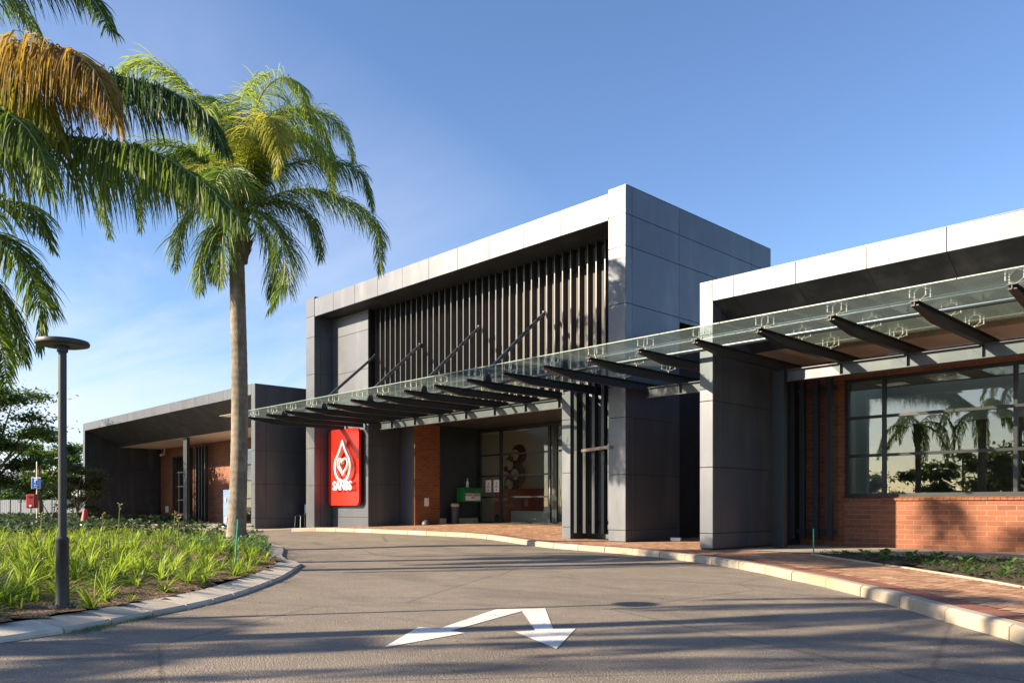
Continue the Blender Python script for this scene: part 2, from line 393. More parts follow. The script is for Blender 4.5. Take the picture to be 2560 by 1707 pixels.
# road marking: double arrow
ar=[(-4.33,3.02),(-4.89,3.74),(-4.70,3.79),(-5.25,4.88),(-4.99,5.24),(-4.13,4.41),(-4.0,4.53),(-3.52,3.8),(-4.21,4.08),(-4.17,4.27),(-5.0,4.93),(-4.56,3.79),(-4.47,3.78)]
# split into convex pieces: left head, left shaft, right shaft, right head
g=MB(); Z=.004
def flat(mb,poly,z):
    if sum(a[0]*b[1]-b[0]*a[1] for a,b in zip(poly,poly[1:]+poly[:1]))<0: poly=poly[::-1]
    mb.add([(x,y,z) for x,y in poly],[tuple(range(len(poly)))],.5)
flat(g,[(-4.33,3.02),(-4.42,3.80),(-4.57,3.785),(-4.71,3.785),(-4.89,3.74)],Z)
flat(g,[(-4.57,3.785),(-5.00,4.955),(-5.25,4.88),(-4.71,3.785)][::-1],Z)
flat(g,[(-5.25,4.88),(-5.00,4.955),(-4.99,5.24)][::-1],Z)
flat(g,[(-5.00,4.955),(-4.15,4.25),(-4.11,4.40),(-4.99,5.24)],Z)
flat(g,[(-4.21,4.10),(-3.52,3.8),(-4.0,4.53),(-4.11,4.40),(-4.15,4.25)],Z)
t=NT('road_paint_white'); col=t.ramp(t.math('ADD',t.math('MULTIPLY',t.noise(45,6,.75),.75),t.math('MULTIPLY',t.noise(2.5,4),.3)),[(.40,(.28,.24,.19)),(.485,(.66,.62,.56)),(.7,(.80,.77,.72))]); t.set(Base_Color=col,Roughness=.6); t.bump(t.noise(70,4,.65),.3,.005)
struct(g.build('road_arrow_marking',t.m))

# ---- right kerb line (bottom edge against the road)
KR=[(2.6,-4.5),(1.9,-1.5),(1.0,1.6),(-.2,4.2),(-1.5,6.17),(-2.07,6.79),(-2.69,7.49),(-3.38,8.22),(-4.05,8.87),(-4.75,9.44),(-5.66,10.22),(-6.56,10.86),(-7.4,11.35),(-8.6,11.95),(-9.8,12.35),(-10.93,12.62),(-12.5,12.95),(-14.5,13.28),(-17,13.5),(-19.5,13.58),(-21.6,13.5),(-23,13.15),(-23.9,12.5),(-24.4,11.7),(-25.0,10.9),(-26.2,10.2),(-28.5,9.9),(-33,9.8),(-50,9.8)]
def kerb_run(pl,seg,wid,h,gap,zf,name,mat,side,slope=.02,hin=None):
    pts=resample(pl,seg); mb=MB()
    sub=4
    for a,b,pa,nb in zip(pts,pts[1:],[pts[0]]+pts[:-2],pts[2:]+[pts[-1]]):
        c=random.random(); d=(b-a).normalized(); 
        A=a+d*gap/2; B=b-d*gap/2
        na=(b-pa); na=Vector((-na.y,na.x)).normalized()*side; nn=(nb-a); nn=Vector((-nn.y,nn.x)).normalized()*side
        j=random.uniform(-.004,.004)
        za,zb=zf(*A),zf(*B); hi=hin if hin is not None else h
        sec=[]
        for P,nv,z in ((A,na,za),(B,nn,zb)):
            o=P+nv*j
            sec.append([(o.x,o.y,z-.1),(o.x+nv.x*.004,o.y+nv.y*.004,z+h-.025),(o.x+nv.x*(.022+slope*.5),o.y+nv.y*(.022+slope*.5),z+h-.003),(o.x+nv.x*(.045+slope),o.y+nv.y*(.045+slope),z+h),
                        (o.x+nv.x*wid,o.y+nv.y*wid,z+hi),(o.x+nv.x*wid,o.y+nv.y*wid,z-.1)])
        vs=sec[0]+sec[1]; fs=[(i,i+1,i+7,i+6) for i in range(5)]+[tuple(range(6))[::-1],tuple(range(6,12))]
        if side<0: fs=[f[::-1] for f in fs]
        mb.add(vs,fs,c)
    # dark joint filler, a touch lower
    return mb.build(name,mat)
struct(kerb_run(KR,.9,.125,.115,.018,road_z,'kerb',M['kerb'],-1))
# ---- bed edging
KL=[(-5.2,-9),(-5.75,-5),(-6.05,-2),(-6.12,0),(-6.24,1.1),(-6.47,1.79),(-6.78,2.25),(-7.08,2.76),(-7.59,3.42),(-8.38,4.18),(-9.35,5.0),(-10.2,5.62),(-10.7,5.95),(-11.02,6.19),(-11.25,6.33),(-11.7,6.47),(-12.3,6.66),(-13.1,7.0),(-14.2,7.6),(-15.5,8.3),(-17,8.9),(-19,9.3),(-24,9.5),(-48,9.6)]
struct(kerb_run(KL,.47,.30,.045,.014,lambda x,y:0,'bed_edging',M['edging'],1,.0,.088))

# ---- bed of mulch (raised, uneven)
bedpoly=KL[:]+[(-48,-12),(-5.2,-12)]
def bed_z(x,y):
    e=min(1,dist_line((x,y),KL)/1.4)
    return .080+.11*e*(.6+.4*sin(x*1.3+2*sin(y*.9)))+.015*sin(x*7+y*3)+.012*sin(y*9-x*5)
g=MB(); st=.14
def grid_poly(mb,x0,x1,y0,y1,st,inside_f,zf,c=.5):
    idx={}; vs=[]; fs=[]
    nx=int((x1-x0)/st); ny=int((y1-y0)/st)
    def gv(i,j):
        if (i,j) not in idx:
            x=x0+i*st;y=y0+j*st; idx[(i,j)]=len(vs); vs.append((x,y,zf(x,y)))
        return idx[(i,j)]
    for i in range(nx):
        for j in range(ny):
            if inside_f(x0+(i+.5)*st,y0+(j+.5)*st): fs.append((gv(i,j),gv(i+1,j),gv(i+1,j+1),gv(i,j+1)))
    mb.add(vs,fs,c,True)
bedin=lambda x,y: inside((x,y),bedpoly) and (dist_line((x,y),KL)>.29)
grid_poly(g,-20,-5,-6,10,.14,bedin,lambda x,y:bed_z(x,y))
struct(g.build('planting_bed_soil',M['mulch']))
g=MB(); grid_poly(g,-48,-20,-6,10,.5,lambda x,y:inside((x,y),bedpoly),lambda x,y:bed_z(x,y))
struct(g.build('planting_bed_soil',M['mulch']))

# ---- pavement: joint bed, herringbone clay pavers, border course, concrete apron
pavepoly=KR+[(-50,30),(4,30),(4,-4.5)]
APR=13.35      # concrete apron and planting bed behind this line on the right wing side
bed2=[(-6.05,13.25),(-6.15,12.98),(-5.07,11.98),(-3.77,10.86),(-2.21,9.25),(-.9,7.4),(.2,5.2),(1.2,5.2),(1.2,13.25)]
def pave_in(x,y): return inside((x,y),pavepoly) and dist_line((x,y),KR)>.20
g=MB(); grid_poly(g,-44,4,3,20,.25,lambda x,y:pave_in(x,y),lambda x,y:pave_z(x,y)-.006)
struct(g.build('pavement',M['paverbed']))
g=MB(); red=MB()
a,b=.21,.105
def bordered(x,y): return dist_line((x,y),KR)
def put(mb,x0,y0,x1,y1,jit=.0015):
    q=.003; cx,cy=(x0+x1)/2,(y0+y1)/2
    if not (-24.2<cx<2.0 and 3.5<cy<19.4): return
    if not inside((cx,cy),pavepoly): return
    d=bordered(cx,cy)
    if d<.14+.24: return
    if inside((cx,cy),bed2) or dist_line((cx,cy),bed2[1:6])<.05: return
    if cx>-7.9 and cy>APR-.1: return
    z=[pave_z(x,y)+random.uniform(-jit,jit) for x,y in ((x0,y0),(x1,y0),(x1,y1),(x0,y1))]
    mb.add([(x0+q,y0+q,z[0]),(x1-q,y0+q,z[1]),(x1-q,y1-q,z[2]),(x0+q,y1-q,z[3])],[(0,1,2,3)])
for i in range(-300,300):
    for j in range(-160,200):
        pass
    break
# herringbone: cell (i,j) of unit b; pattern period 4
u=b
for i in range(int(-24.3/u)-1,int(2.2/u)+1):
    for j in range(int(3.4/u)-1,int(19.4/u)+1):
        k=(i+j)%4
        if k==0: put(g,i*u,j*u,(i+2)*u,(j+1)*u)       # horizontal brick starts
        if k==3 and True: put(g,i*u,(j-1)*u,i*u+u,(j+1)*u) if False else None
        if k==2: put(g,i*u,j*u,(i+1)*u,(j+2)*u)       # vertical brick starts
struct(g.build('pavement_pavers',M['paver']))
# border course
pts=resample(KR,.105)
for p,q in zip(pts,pts[1:]):
    if not (-24.3<p.x<1.9 and p.y>3.6): continue
    d=(q-p); nrm=Vector((-d.y,d.x)).normalized()*-1
    A=p+nrm*.15;B=q+nrm*.15;D=p+nrm*.365;E_=q+nrm*.365; e=d*.03
    A+=e;D+=e;B-=e;E_-=e
    red.add([(v.x,v.y,pave_z(v.x,v.y)+.001) for v in (A,D,E_,B)],[(0,1,2,3)])
struct(red.build('pavement_border',M['redpaver']))
# apron beside the right wing, and under the left wing
g=MB(); grid_poly(g,-7.9,4,APR,16.3,.25,lambda x,y:True,lambda x,y:pave_z(x,y)+.004)
g.box(-6.05,1.2,APR-.1,APR-.004,0,.145)
struct(g.build('concrete_apron',M['apron']))
g=MB(); grid_poly(g,-45.3,-24.2,9.8,16.9,.25,lambda x,y:pave_in(x,y),lambda x,y:pave_z(x,y)+.004)
struct(g.build('concrete_path',M['apron']))
# small right bed with concrete edging
g=MB(); grid_poly(g,-6.2,1.2,5.2,13.25,.12,lambda x,y:inside((x,y),bed2),lambda x,y:.135+.02*sin(x*6+y*4)+.015*sin(y*11))
struct(g.build('planting_bed_soil',M['soil']))
g=MB(); ep=resample(bed2[1:7],.8)
for p,q in zip(ep,ep[1:]):
    d=(q-p).normalized(); nv=Vector((-d.y,d.x)); A=p+d*.004; B=q-d*.004; c=random.random()
    g.extz([(A.x,A.y),(B.x,B.y),(B.x-nv.x*.045,B.y-nv.y*.045),(A.x-nv.x*.045,A.y-nv.y*.045)],.05,.128,c)
struct(g.build('bed_edging',M['kerb']))

# ------------------------------------------------------------------ buildings
def pan_y(mb,Y,xs,zs,th=.018,gap=.010,face=-1):      # panels in plane Y, outer face at Y
    for x0,x1 in zip(xs,xs[1:]):
        for z0,z1 in zip(zs,zs[1:]):
            a,b=(Y,Y+th) if face<0 else (Y-th,Y)
            mb.box(x0+gap/2,x1-gap/2,a,b,z0+gap/2,z1-gap/2)
def pan_x(mb,X,ys,zs,th=.018,gap=.010,face=1):
    for y0,y1 in zip(ys,ys[1:]):
        for z0,z1 in zip(zs,zs[1:]):
            a,b=(X-th,X) if face>0 else (X,X+th)
            mb.box(a,b,y0+gap/2,y1-gap/2,z0+gap/2,z1-gap/2)
def window(parent,X0,X1,Z0,Z1,Y,mull,trans,glass,fw=.06,bot=None,depth=.09,pane_off=.045,name='window'):
    f=MB(); bt=bot or fw; e=.003
    f.box(X0,X0+fw,Y,Y+depth,Z0,Z1); f.box(X1-fw,X1,Y,Y+depth,Z0,Z1)
    f.box(X0+fw,X1-fw,Y,Y+depth,Z1-fw,Z1); f.box(X0+fw,X1-fw,Y-.0,Y+depth,Z0,Z0+bt)
    for m in mull: f.box(m-fw*.5,m+fw*.5,Y+e,Y+depth-e,Z0+bt,Z1-fw)
    for t_ in trans: f.box(X0+fw,X1-fw,Y+2*e,Y+depth-2*e,t_-.028,t_+.028)
    o=f.build(name,M['frame'],parent)
    p=MB(); p.box(X0+fw*.6,X1-fw*.6,Y+pane_off,Y+pane_off+.006,Z0+bt*.6,Z1-fw*.6)
    p.build('glass_pane',glass,o); return o

# --- main block
mb_=thing('office_building','tall central charcoal block of the offices, framed by a pale panelled portal with vertical fins','building',(-18.2,17,0))
XL0,XL1,XR0,XR1=-25.30,-24.74,-11.72,-11.22; YF,YR=14.40,15.10
i=.02
c=MB()
c.box(XL0+i,XL1-i,YF+i,19.35,0,8.14); c.box(XL0+i,XL1-i,19.35,21,4.2,8.14); c.box(XR0+i,XR1-i,YF+i,16.5-i,0.06,8.14); c.box(XR0+i,XR1-i,16.5-i,20.99,5.41,8.07)
c.box(XL1-i,XR0+i,YF+i,20.98,7.492,8.07)
c.box(XL1-i,-22.49-i,YR+i,19.35,0,3.76); c.box(XL1-i,-22.50,YR+i,YR+.10,3.76,7.469)
c.box(-22.49-i,-21.9,16.42,19.35,0,3.76)
c.box(-13.0,XR0+i,YR+i,20.9,0,3.76)
c.box(XL1-i,XR0+i,15.67,20.9,3.76,7.492)
c.build('wall_core',M['core'],mb_)
ZC=[.12,.38,1.64,2.93,4.22,5.5,6.79,7.51]
p=MB(); pan_y(p,YF,[XR0,XR1],ZC+[8.16]); pan_x(p,XR0,[YF,14.95],[7.51,8.16],face=-1)
p.build('right_column_cladding',M['panel'],mb_,bevel=.003)
p=MB(); pan_x(p,XR1,[YF,14.64,16.5],ZC[:6]); pan_x(p,XR1,[YF,14.64,16.5,19.96,21.0],[5.5,6.79,7.51,8.16]); pan_x(p,XR1,[16.5,19.96,21.0],[5.39,5.5])
pan_y(p,16.52,[XR0,XR1],ZC[:6],face=1)
p.build('side_wall_cladding',M['panel'],mb_,bevel=.003)
p=MB(); xs=[-11.73]+[-13.2-1.29*k for k in range(9)]+[XL1+.02]; xs=sorted(xs); pan_y(p,YF+.003,xs,[7.47,8.09])
p.build('fascia',M['panel'],mb_,bevel=.003)
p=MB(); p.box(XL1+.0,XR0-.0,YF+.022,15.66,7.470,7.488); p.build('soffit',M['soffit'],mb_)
p=MB(); p.box(XL0,XL1,YF+.02,21.0,8.162,8.172); p.box(XR0,XR1,YF+.02,21.0,8.162,8.172); p.box(XL1+.01,XR0-.01,YF+.03,20.9,8.085,8.098); p.build('roof_capping',M['panel'],mb_)
ZL=[.12,1.64,2.93,4.22,5.5,6.79,7.47]
p=MB(); pan_y(p,YF,[XL0,XL1],ZL[:-1]+[7.51,8.16]); pan_x(p,XL1,[YF+.0,14.64,YR],ZL); pan_x(p,XL1,[YF,15.0],[7.51,8.16])
p.build('left_pillar_cladding',M['panel'],mb_,bevel=.003)
p=MB(); pan_y(p,YR,[XL1+.002,-22.49],[.14,.55,2.93,4.22,5.5,6.79,7.465]); pan_x(p,-22.49,[YR,15.8,16.4],[.2,1.64,2.93,3.75])
pan_y(p,16.4,[-22.49,-21.73],[.2,3.72])
p.build('recess_cladding',M['panel'],mb_,bevel=.003)
p=MB(); pan_y(p,YR,[-13.0,XR0],[.14,.5,1.75,3.0,3.75]); p.build('entrance_side_panel',M['panel'],mb_,bevel=.003)
p=MB(); p.box(XL1,XR0,15.648,15.666,3.77,7.468); p.build('louvre_backing',M['backing'],mb_)
p=MB(); p.box(-22.48,XR0,YR-.01,19.3,3.70,3.755); p.build('porch_ceiling',M['soffit'],mb_)
# louvre fins
src=None
for k in range(41):
    x=-12.03-.281*k
    if src is None:
        q=MB(); q.box(-.017,.017,15.34,15.54,3.80,7.466); src=q.build('louvre_fin',M['fin'],mb_); f0=src
    else: f0=src.copy(); C.objects.link(f0)
    f0.location=(x,0,0)
for z in (7.0,4.4):
    MB().box(-23.4,XR0-.05,15.545,15.64,z,z+.06).build('louvre_rail',M['steel'],mb_)
# entrance column and vertical slats beside it
p=MB(); pan_y(p,YF,[-13.16,-12.88],[.14,.42,1.72,3.0,3.68]); p.box(-13.14,-12.9,YF+.02,15.0,.1,3.68); p.build('entrance_column',M['panel'],mb_,bevel=.003)
for x in (-12.78,-12.50,-12.22,-11.94):
    MB().box(x-.045,x+.045,14.46,14.60,.28,3.80).build('screen_slat',M['steel'],mb_,bevel=.004)
for z in (.50,3.35): MB().box(-12.87,XR0-.01,14.61,14.68,z,z+.08).build('screen_rail',M['steel'],mb_)
# porch interior
MB().box(-22.0,-21.70,16.43,17.5,.15,3.70).build('brick_pier',M['brick2'],mb_)
MB().box(-21.98,-21.705,17.5,19.28,.15,3.70).build('porch_wall',M['steel'],mb_)
q=MB(); q.box(-21.704,-21.68,17.5,17.78,.28,.50); q.box(-21.704,-21.68,18.2,19.24,.28,.50); q.build('skirting',M['beige'],mb_)
window(mb_,-21.7,-17.95,.30,3.68,19.28,[-20.54,-18.2],[1.24,1.99,2.73],M['doorglass'],.10,.08,name='entrance_glazing')
window(mb_,-17.94,-13.0,.30,3.68,19.28,[-16.3,-14.6],[2.73],M['doorglass'],.09,.08,name='entrance_glazing')
q=MB(); q.box(-26.2,-12.9,19.4,25,.28,.32); q.build('lobby_floor',M['beige'],mb_)
q=MB(); q.box(-26.2,-12.9,23.2,23.3,.32,4.2); q.box(-26.3,-26.2,19.4,23.2,.32,4.2); q.build('lobby_wall',M['cream'],mb_)
q=MB(); q.box(-22.0,-12.9,19.4,20.9,4.0,4.05); q.box(-26.3,-23.2,20.9,23.3,4.0,4.05); q.build('lobby_ceiling',M['white'],mb_)  # open behind to let skylight in; the far-left piece is added to block sun
# door handle
q=MB(); q.tube([(-18.1,19.24,1.0),(-18.1,19.22,1.05),(-18.1,19.22,1.75),(-18.1,19.24,1.8)],.014,8); q.build('door_handle',M['chrome'],mb_)
# passage back wall to the right of the main block
q=MB(); q.box(-12.95,-8.3,19.8,19.9,0,5.3); q.build('passage_wall',M['steel'],mb_)
q=MB(); q.box(-12.95,-8.3,19.6,19.79,.11,.28); q.build('passage_step',M['beige'],mb_)

# --- wings
def wing(root,x0,x1,yf,ys,joints,ye,dz=0,yw=16.32):
    # x0<x1; roof box, fascia panels, sloping soffit, flat soffit
    core=MB(); core.box(x0,x1,yf+.02,yf+.12,4.70+dz,5.03+dz); core.box(x0,x1,yf+.12,ye,4.86+dz,5.03+dz); core.build('roof_slab',M['core'],root)
    p=MB(); pan_y(p,yf,joints,[4.68+dz,5.055+dz]); p.build('fascia',M['panel'],root,bevel=.003)
    p=MB(); p.box(x0,x1,yf+.01,ye,5.056+dz,5.066+dz); p.build('roof_capping',M['panel'],root)
    p=MB(); js=joints
    for a_,b_ in zip(js,js[1:]):
        p.extx([(yf+.02,4.685+dz),(ys,3.915+dz),(ys,3.945+dz),(yf+.02,4.715+dz)],a_+.004,b_-.004)
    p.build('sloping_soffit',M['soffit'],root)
    MB().box(x0,x1,ys,ys+.02,3.90+dz,3.95+dz).build('soffit_trim',M['steel'],root)
    MB().box(x0,x1,ys+.021,yw,3.905+dz,3.96+dz).build('soffit',M['pinksoffit'],root)

# right wing
rw=thing('office_building','low brick office wing at the right behind the glass canopy, with a large gridded window','building',(-3,16,0))
XC0,XC1,YW=-8.32,-8.04,12.90
c=MB(); c.box(XC0+i,XC1-i,YW+i,15.14,.06,5.04); c.build('column_core',M['core'],rw)
ZR=[.14,.42,1.64,2.86,4.08,5.07]
p=MB(); pan_y(p,YW,[XC0,XC1],ZR); p.build('end_column_cladding',M['panel'],rw,bevel=.003)
p=MB(); pan_x(p,XC1,[YW,13.16,15.16],ZR[:-1]+[4.66]); pan_x(p,XC0,[YW,15.16],ZR,face=-1); p.build('end_column_side',M['panel'],rw,bevel=.003)
wing(rw,XC1+.0,2.6,YW,14.3,[XC1,-7.61,-6.44,-5.26,-4.08,-2.90,-1.72,-.54,.64,1.82,2.6],18.7)
MB().box(XC0+.01,XC1-.01,15.165,22,.1,3.89).build('return_wall',M['steel'],rw)
MB().box(XC0,XC1,15.16,21,3.9,5.05).build('roof_edge_beam',M['steel'],rw)
for k in range(8):      # recessed downlights in the sloping soffit
    x=-7.0+1.18*k; y=13.6; z=4.315
    q=MB(); nn=Vector((0,-.77,-1.4)).normalized(); q.tube([Vector((x,y,z))+nn*.012,Vector((x,y,z))-nn*.02],.045,16); q.build('downlight',M['black'],rw)
YB=16.3
q=MB(); q.box(-8.04,-7.46,YB,YB+.25,0,3.9); q.box(-7.1,2.6,YB,YB+.25,0,1.03); q.box(-7.1,2.6,YB,YB+.25,3.50,3.9); q.build('brick_wall',M['brick'],rw)
MB().box(-7.46,-7.10,YB-.06,YB+.25,0,3.9).build('brick_pier',M['brick2'],rw)
q=MB()
for k in range(90): 
    x=-7.09+k*.105; q.extx([(YB-.035,1.035),(YB+.06,1.055),(YB+.06,1.10),(YB-.035,1.075)],x,x+.098)
q.build('brick_sill',M['brick2'],rw)
window(rw,-7.09,2.55,1.06,3.50,YB+.06,[-6.33,-4.05,-1.75,.5],[1.94,2.71],M['winglass'],.065,.12)
q=MB(); q.box(-8.3,2.6,16.56,22,.1,.14); q.build('room_floor',M['darkgrey'],rw)
q=MB(); q.box(-8.03,2.6,20.5,20.6,.14,3.9); q.box(-8.03,-7.95,16.56,20.5,.14,3.9); q.build('room_wall',M['cream'],rw)
q=MB(); q.box(-8.03,2.6,16.56,18.5,3.56,3.60); q.build('room_ceiling',M['cream'],rw)  # stops short, leaving an unseen roof opening added to light the room
q=MB(); q.box(-7.35,2.5,18.9,18.96,.14,2.75); q.build('dark_backdrop',M['steel'],rw)  # dark sheet added to stand for the dim lower part of the room
# post and slat screen
q=MB(); q.box(-7.68,-7.45,14.44,14.56,.08,3.54); q.box(-7.66,-7.47,14.56,14.62,.08,3.54); q.build('canopy_post',M['steel'],rw,bevel=.004)
for x in (-8.0,-7.79,-7.50,-7.21):
    MB().box(x-.05,x+.05,15.86,15.98,.24,3.50).build('screen_slat',M['steel'],rw,bevel=.004)
for z in (.36,3.27): MB().box(-8.05,-7.12,15.985,16.04,z,z+.09).build('screen_rail',M['steel'],rw)
MB().box(-7.70,-7.60,16.22,16.30,1.95,2.25).build('wall_speaker',M['black'],rw,bevel=.008)

# left wing
lw=thing('office_building','long low dark office wing at the left, behind the palm trunk','building',(-35,16,0))
LX0,LX1,LY=-45.55,-26.30,12.99
MB().box(LX1-.27,LX1-i,LY+i,16.8,.03,5.18).build('column_core',M['core'],lw); MB().box(LX0+i,LX0+.28,LY+i,21,.05,5.18).build('end_wall_core',M['core'],lw)
p=MB(); pan_y(p,LY,[LX1-.29,LX1],[.10,.5,1.70,2.86,4.0,5.20]); p.build('end_column_cladding',M['panel'],lw,bevel=.003)
p=MB(); pan_x(p,LX1,[LY,13.40,15.1,16.8],[.12,.5,1.70,2.86,4.0,5.20]); pan_x(p,LX1-.29,[LY,14.9],[.12,.5,1.70,2.86,4.0,4.74],face=-1); p.build('end_column_side',M['panel'],lw,bevel=.003)
p=MB(); pan_y(p,LY,[LX0,LX0+.31],[.12,.62,1.74,2.86,4.15,5.20]); p.build('end_wall_edge',M['panel'],lw,bevel=.003)
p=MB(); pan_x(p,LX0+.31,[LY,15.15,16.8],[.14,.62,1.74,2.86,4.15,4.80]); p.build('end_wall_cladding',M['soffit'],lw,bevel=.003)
js=[LX0+.31]+[-44.05+1.27*k for k in range(14)]+[LX1-.29]
wing(lw,LX0+.31,LX1-.29,LY,14.65,js,18.6,.14,16.85)
MB().box(LX1-.28,LX1-.0,16.81,21,4.2,5.19).build('roof_edge_beam',M['steel'],lw)
MB().box(LX1+.0,XL0+.01,16.9,17.0,0,5.0).build('return_wall',M['steel'],lw)
YB2=16.83
q=MB(); q.box(LX0+.31,-43.62,YB2,YB2+.25,0,4.04); q.box(-43.62,-41.24,YB2,YB2+.25,0,.48); q.box(-43.62,-41.24,YB2,YB2+.25,3.55,4.04); q.box(-41.24,-35.52,YB2,YB2+.25,0,4.04); q.box(-35.52,-26.6,YB2,YB2+.25,3.6,4.04)
q.build('brick_wall',M['brick'],lw)
window(lw,-43.57,-41.29,.48,3.55,YB2+.02,[-42.79,-41.96],[1.25,1.96,2.70],M['doorglass'],.07)
window(lw,-35.52,-26.6,.1,3.6,YB2+.02,[-34.43,-32.7,-31.2,-29.6,-28],[1.27,2.1,2.82],M['doorglass'],.07)
MB().box(-45.1,-26.7,20.2,20.3,.1,4.0).build('room_wall',M['cream'],lw)
q=MB(); q.box(-45.1,-26.7,17.1,18.6,3.8,3.85); q.build('room_ceiling',M['cream'],lw)
for x in (-40.95,-40.62,-40.34,-39.58,-39.2,-38.88,-38.52):
    MB().box(x-.05,x+.05,16.42,16.58,.2,3.87).build('screen_slat',M['steel'],lw)
MB().box(-36.82,-36.41,14.70,14.84,.1,4.03).build('roof_post',M['steel'],lw)
q=MB(); q.tube([(-44.35,16.7,4.03),(-44.35,16.7,3.75)],.03,8); q.tube([(-44.25,16.45,3.66),(-44.35,16.7,3.75)],.06,10); q.build('security_camera',M['white'],lw)
MB().box(-44.5,-44.1,16.80,16.825,.60,.93).build('wall_notice',M['paper'],lw)

# ------------------------------------------------------------------ glass canopy
cn=thing('glass_canopy','long green tinted glass canopy on dark steel beams running across the whole building front','canopy',(-12,13,0))
bx=[-2.90-1.165*k for k in range(-2,20)]
def beam_mesh(y1):
    q=MB(); q.box(-.055,.055,11.55,y1,3.708,3.720)                        # top flange
    q.extx([(11.56,3.707),(11.56,3.66),(12.35,3.555),(y1,3.555),(y1,3.707)],-.006,.006)
    q.extx([(11.58,3.655),(12.35,3.543),(y1,3.543),(y1,3.554),(12.35,3.554),(11.58,3.668)],-.05,.05)
    return q
bm=beam_mesh(15.9).build('beam',M['steel'],cn); bms=beam_mesh(15.05).build('beam',M['steel'],cn); bml=beam_mesh(14.38).build('beam',M['steel'],cn)
for o in (bm,bms,bml): o['_src']=1
used={0:0,1:0,2:0}
def place(src,key,x):
    if used[key]==0: used[key]=1; src.location=(x,0,0); return
    o=src.copy(); C.objects.link(o); o.location=(x,0,0)
for x in bx:
    if x>-8.0: place(bm,0,x)
    elif -11.2<x<-8.4: place(bm,0,x)
    elif -11.8<x: place(bml,2,x)
    elif x>-24.6 and x<-11.8: place(bms,1,x)
for o in (bm,bms,bml):
    if '_src' in o: del o['_src']
if used[2]==0: bpy.data.objects.remove(bml)
q=MB(); q.tube([(-24.2,12.62,3.765),(-.2,12.62,3.765)],.042,16); q.build('tie_tube',M['tube'],cn)
def girder(x0,x1,st):
    q=MB(); q.box(x0,x1,14.50,14.64,3.528,3.541); q.box(x0,x1,14.50,14.64,3.315,3.328); q.box(x0,x1,14.563,14.577,3.328,3.528)
    for x in st: q.box(x-.006,x+.006,14.503,14.562,3.329,3.527)
    return q.build('girder',M['panel'],cn)
girder(-7.44,2.0,[x for x in bx if x>-7.3]); girder(-10.7,-8.34,[-9.87,-8.72]); girder(-20.95,-13.17,[x for x in bx if -20.9<x<-13.2])
# glass sheets, notched round the columns
gz0,gz1=3.862,3.880
ge=sorted([x+.583 for x in bx]+[bx[-1]-.55])
for a_,b_ in zip(ge,ge[1:]):
    y1=14.36 if b_<-8.4 else 14.9
    if a_<XC0<b_ or a_<XC1<b_: y1=12.87
    if b_<-24.6: continue
    q=MB(); q.box(a_+.005,b_-.005,11.40,y1,gz0,gz1); o=q.build('glass_panel',M['canopyglass'],cn)
    e=MB(); e.box(a_+.006,b_-.006,11.392,11.399,gz0+.001,gz1-.001); e.build('glass_edge',M['glassedge'],o)
# spider clamps
def spider():
    q=MB(); q.tube([(0,0,3.721),(0,0,3.775)],.013,8)
    for sx,sy in ((1,1),(1,-1),(-1,1),(-1,-1)):
        q.tube([(0,0,3.765),(.06*sx,.05*sy,3.79),(.105*sx,.09*sy,3.815)],[.010,.007,.006],6)
        q.tube([(.105*sx,.09*sy,3.80),(.105*sx,.09*sy,3.861)],.010,8)
        q.tube([(.105*sx,.09*sy,3.881),(.105*sx,.09*sy,3.893)],.012,8)
    return q
sp=spider().build('glass_clamp',M['chrome'],cn); first=True
for x in bx:
    for y in (11.78,13.05,14.15):
        if XC0-.5<x<XC1+.5 and y>12.8: continue
        if x<-24.3: continue
        if first: sp.location=(x,y,0); first=False
        else: o=sp.copy(); C.objects.link(o); o.location=(x,y,0)
# struts up to the fins
TOPS=((9,-14.62,5.99),(11,-17.19,6.03),(13,-19.94,5.92),(15,-22.40,5.92))
for k,xt,zt in TOPS:
    x=bx[k+2]
    q=MB(); q.tube([(x,12.17,3.95),(xt,15.30,zt)],.043,14); q.build('strut',M['tube'],cn)
for k in (7,9,11,13,15,17):
    x=bx[k+2]
    q=MB(); q.extx([(12.06,3.722),(12.28,3.722),(12.22,3.90),(12.12,3.90)],x-.03,x+.03); q.build('strut_bracket',M['steel'],cn)
for k,xt,zt in TOPS:
    q=MB(); q.box(xt-.03,xt+.03,15.27,15.338,zt-.06,zt+.06); q.build('strut_clevis',M['tube'],cn)

# ------------------------------------------------------------------ signs and small objects
def text_mesh(body,size,ext,name,mat,parent,place_fn,offset=0,align='CENTER'):
    cu=bpy.data.curves.new(name,'FONT'); cu.body=body; cu.size=size; cu.extrude=ext; cu.offset=offset; cu.align_x=align; cu.align_y='CENTER'; cu.resolution_u=4; cu.space_line=.9
    to=bpy.data.objects.new(name,cu); C.objects.link(to); dg=bpy.context.evaluated_depsgraph_get()
    me=bpy.data.meshes.new_from_object(to.evaluated_get(dg)); bpy.data.objects.remove(to)
    for v in me.vertices: v.co=place_fn(*v.co)
    me.materials.clear(); me.materials.append(mat); me.update()
    o=bpy.data.objects.new(name,me); C.objects.link(o)
    if parent: par(o,parent)
    return o
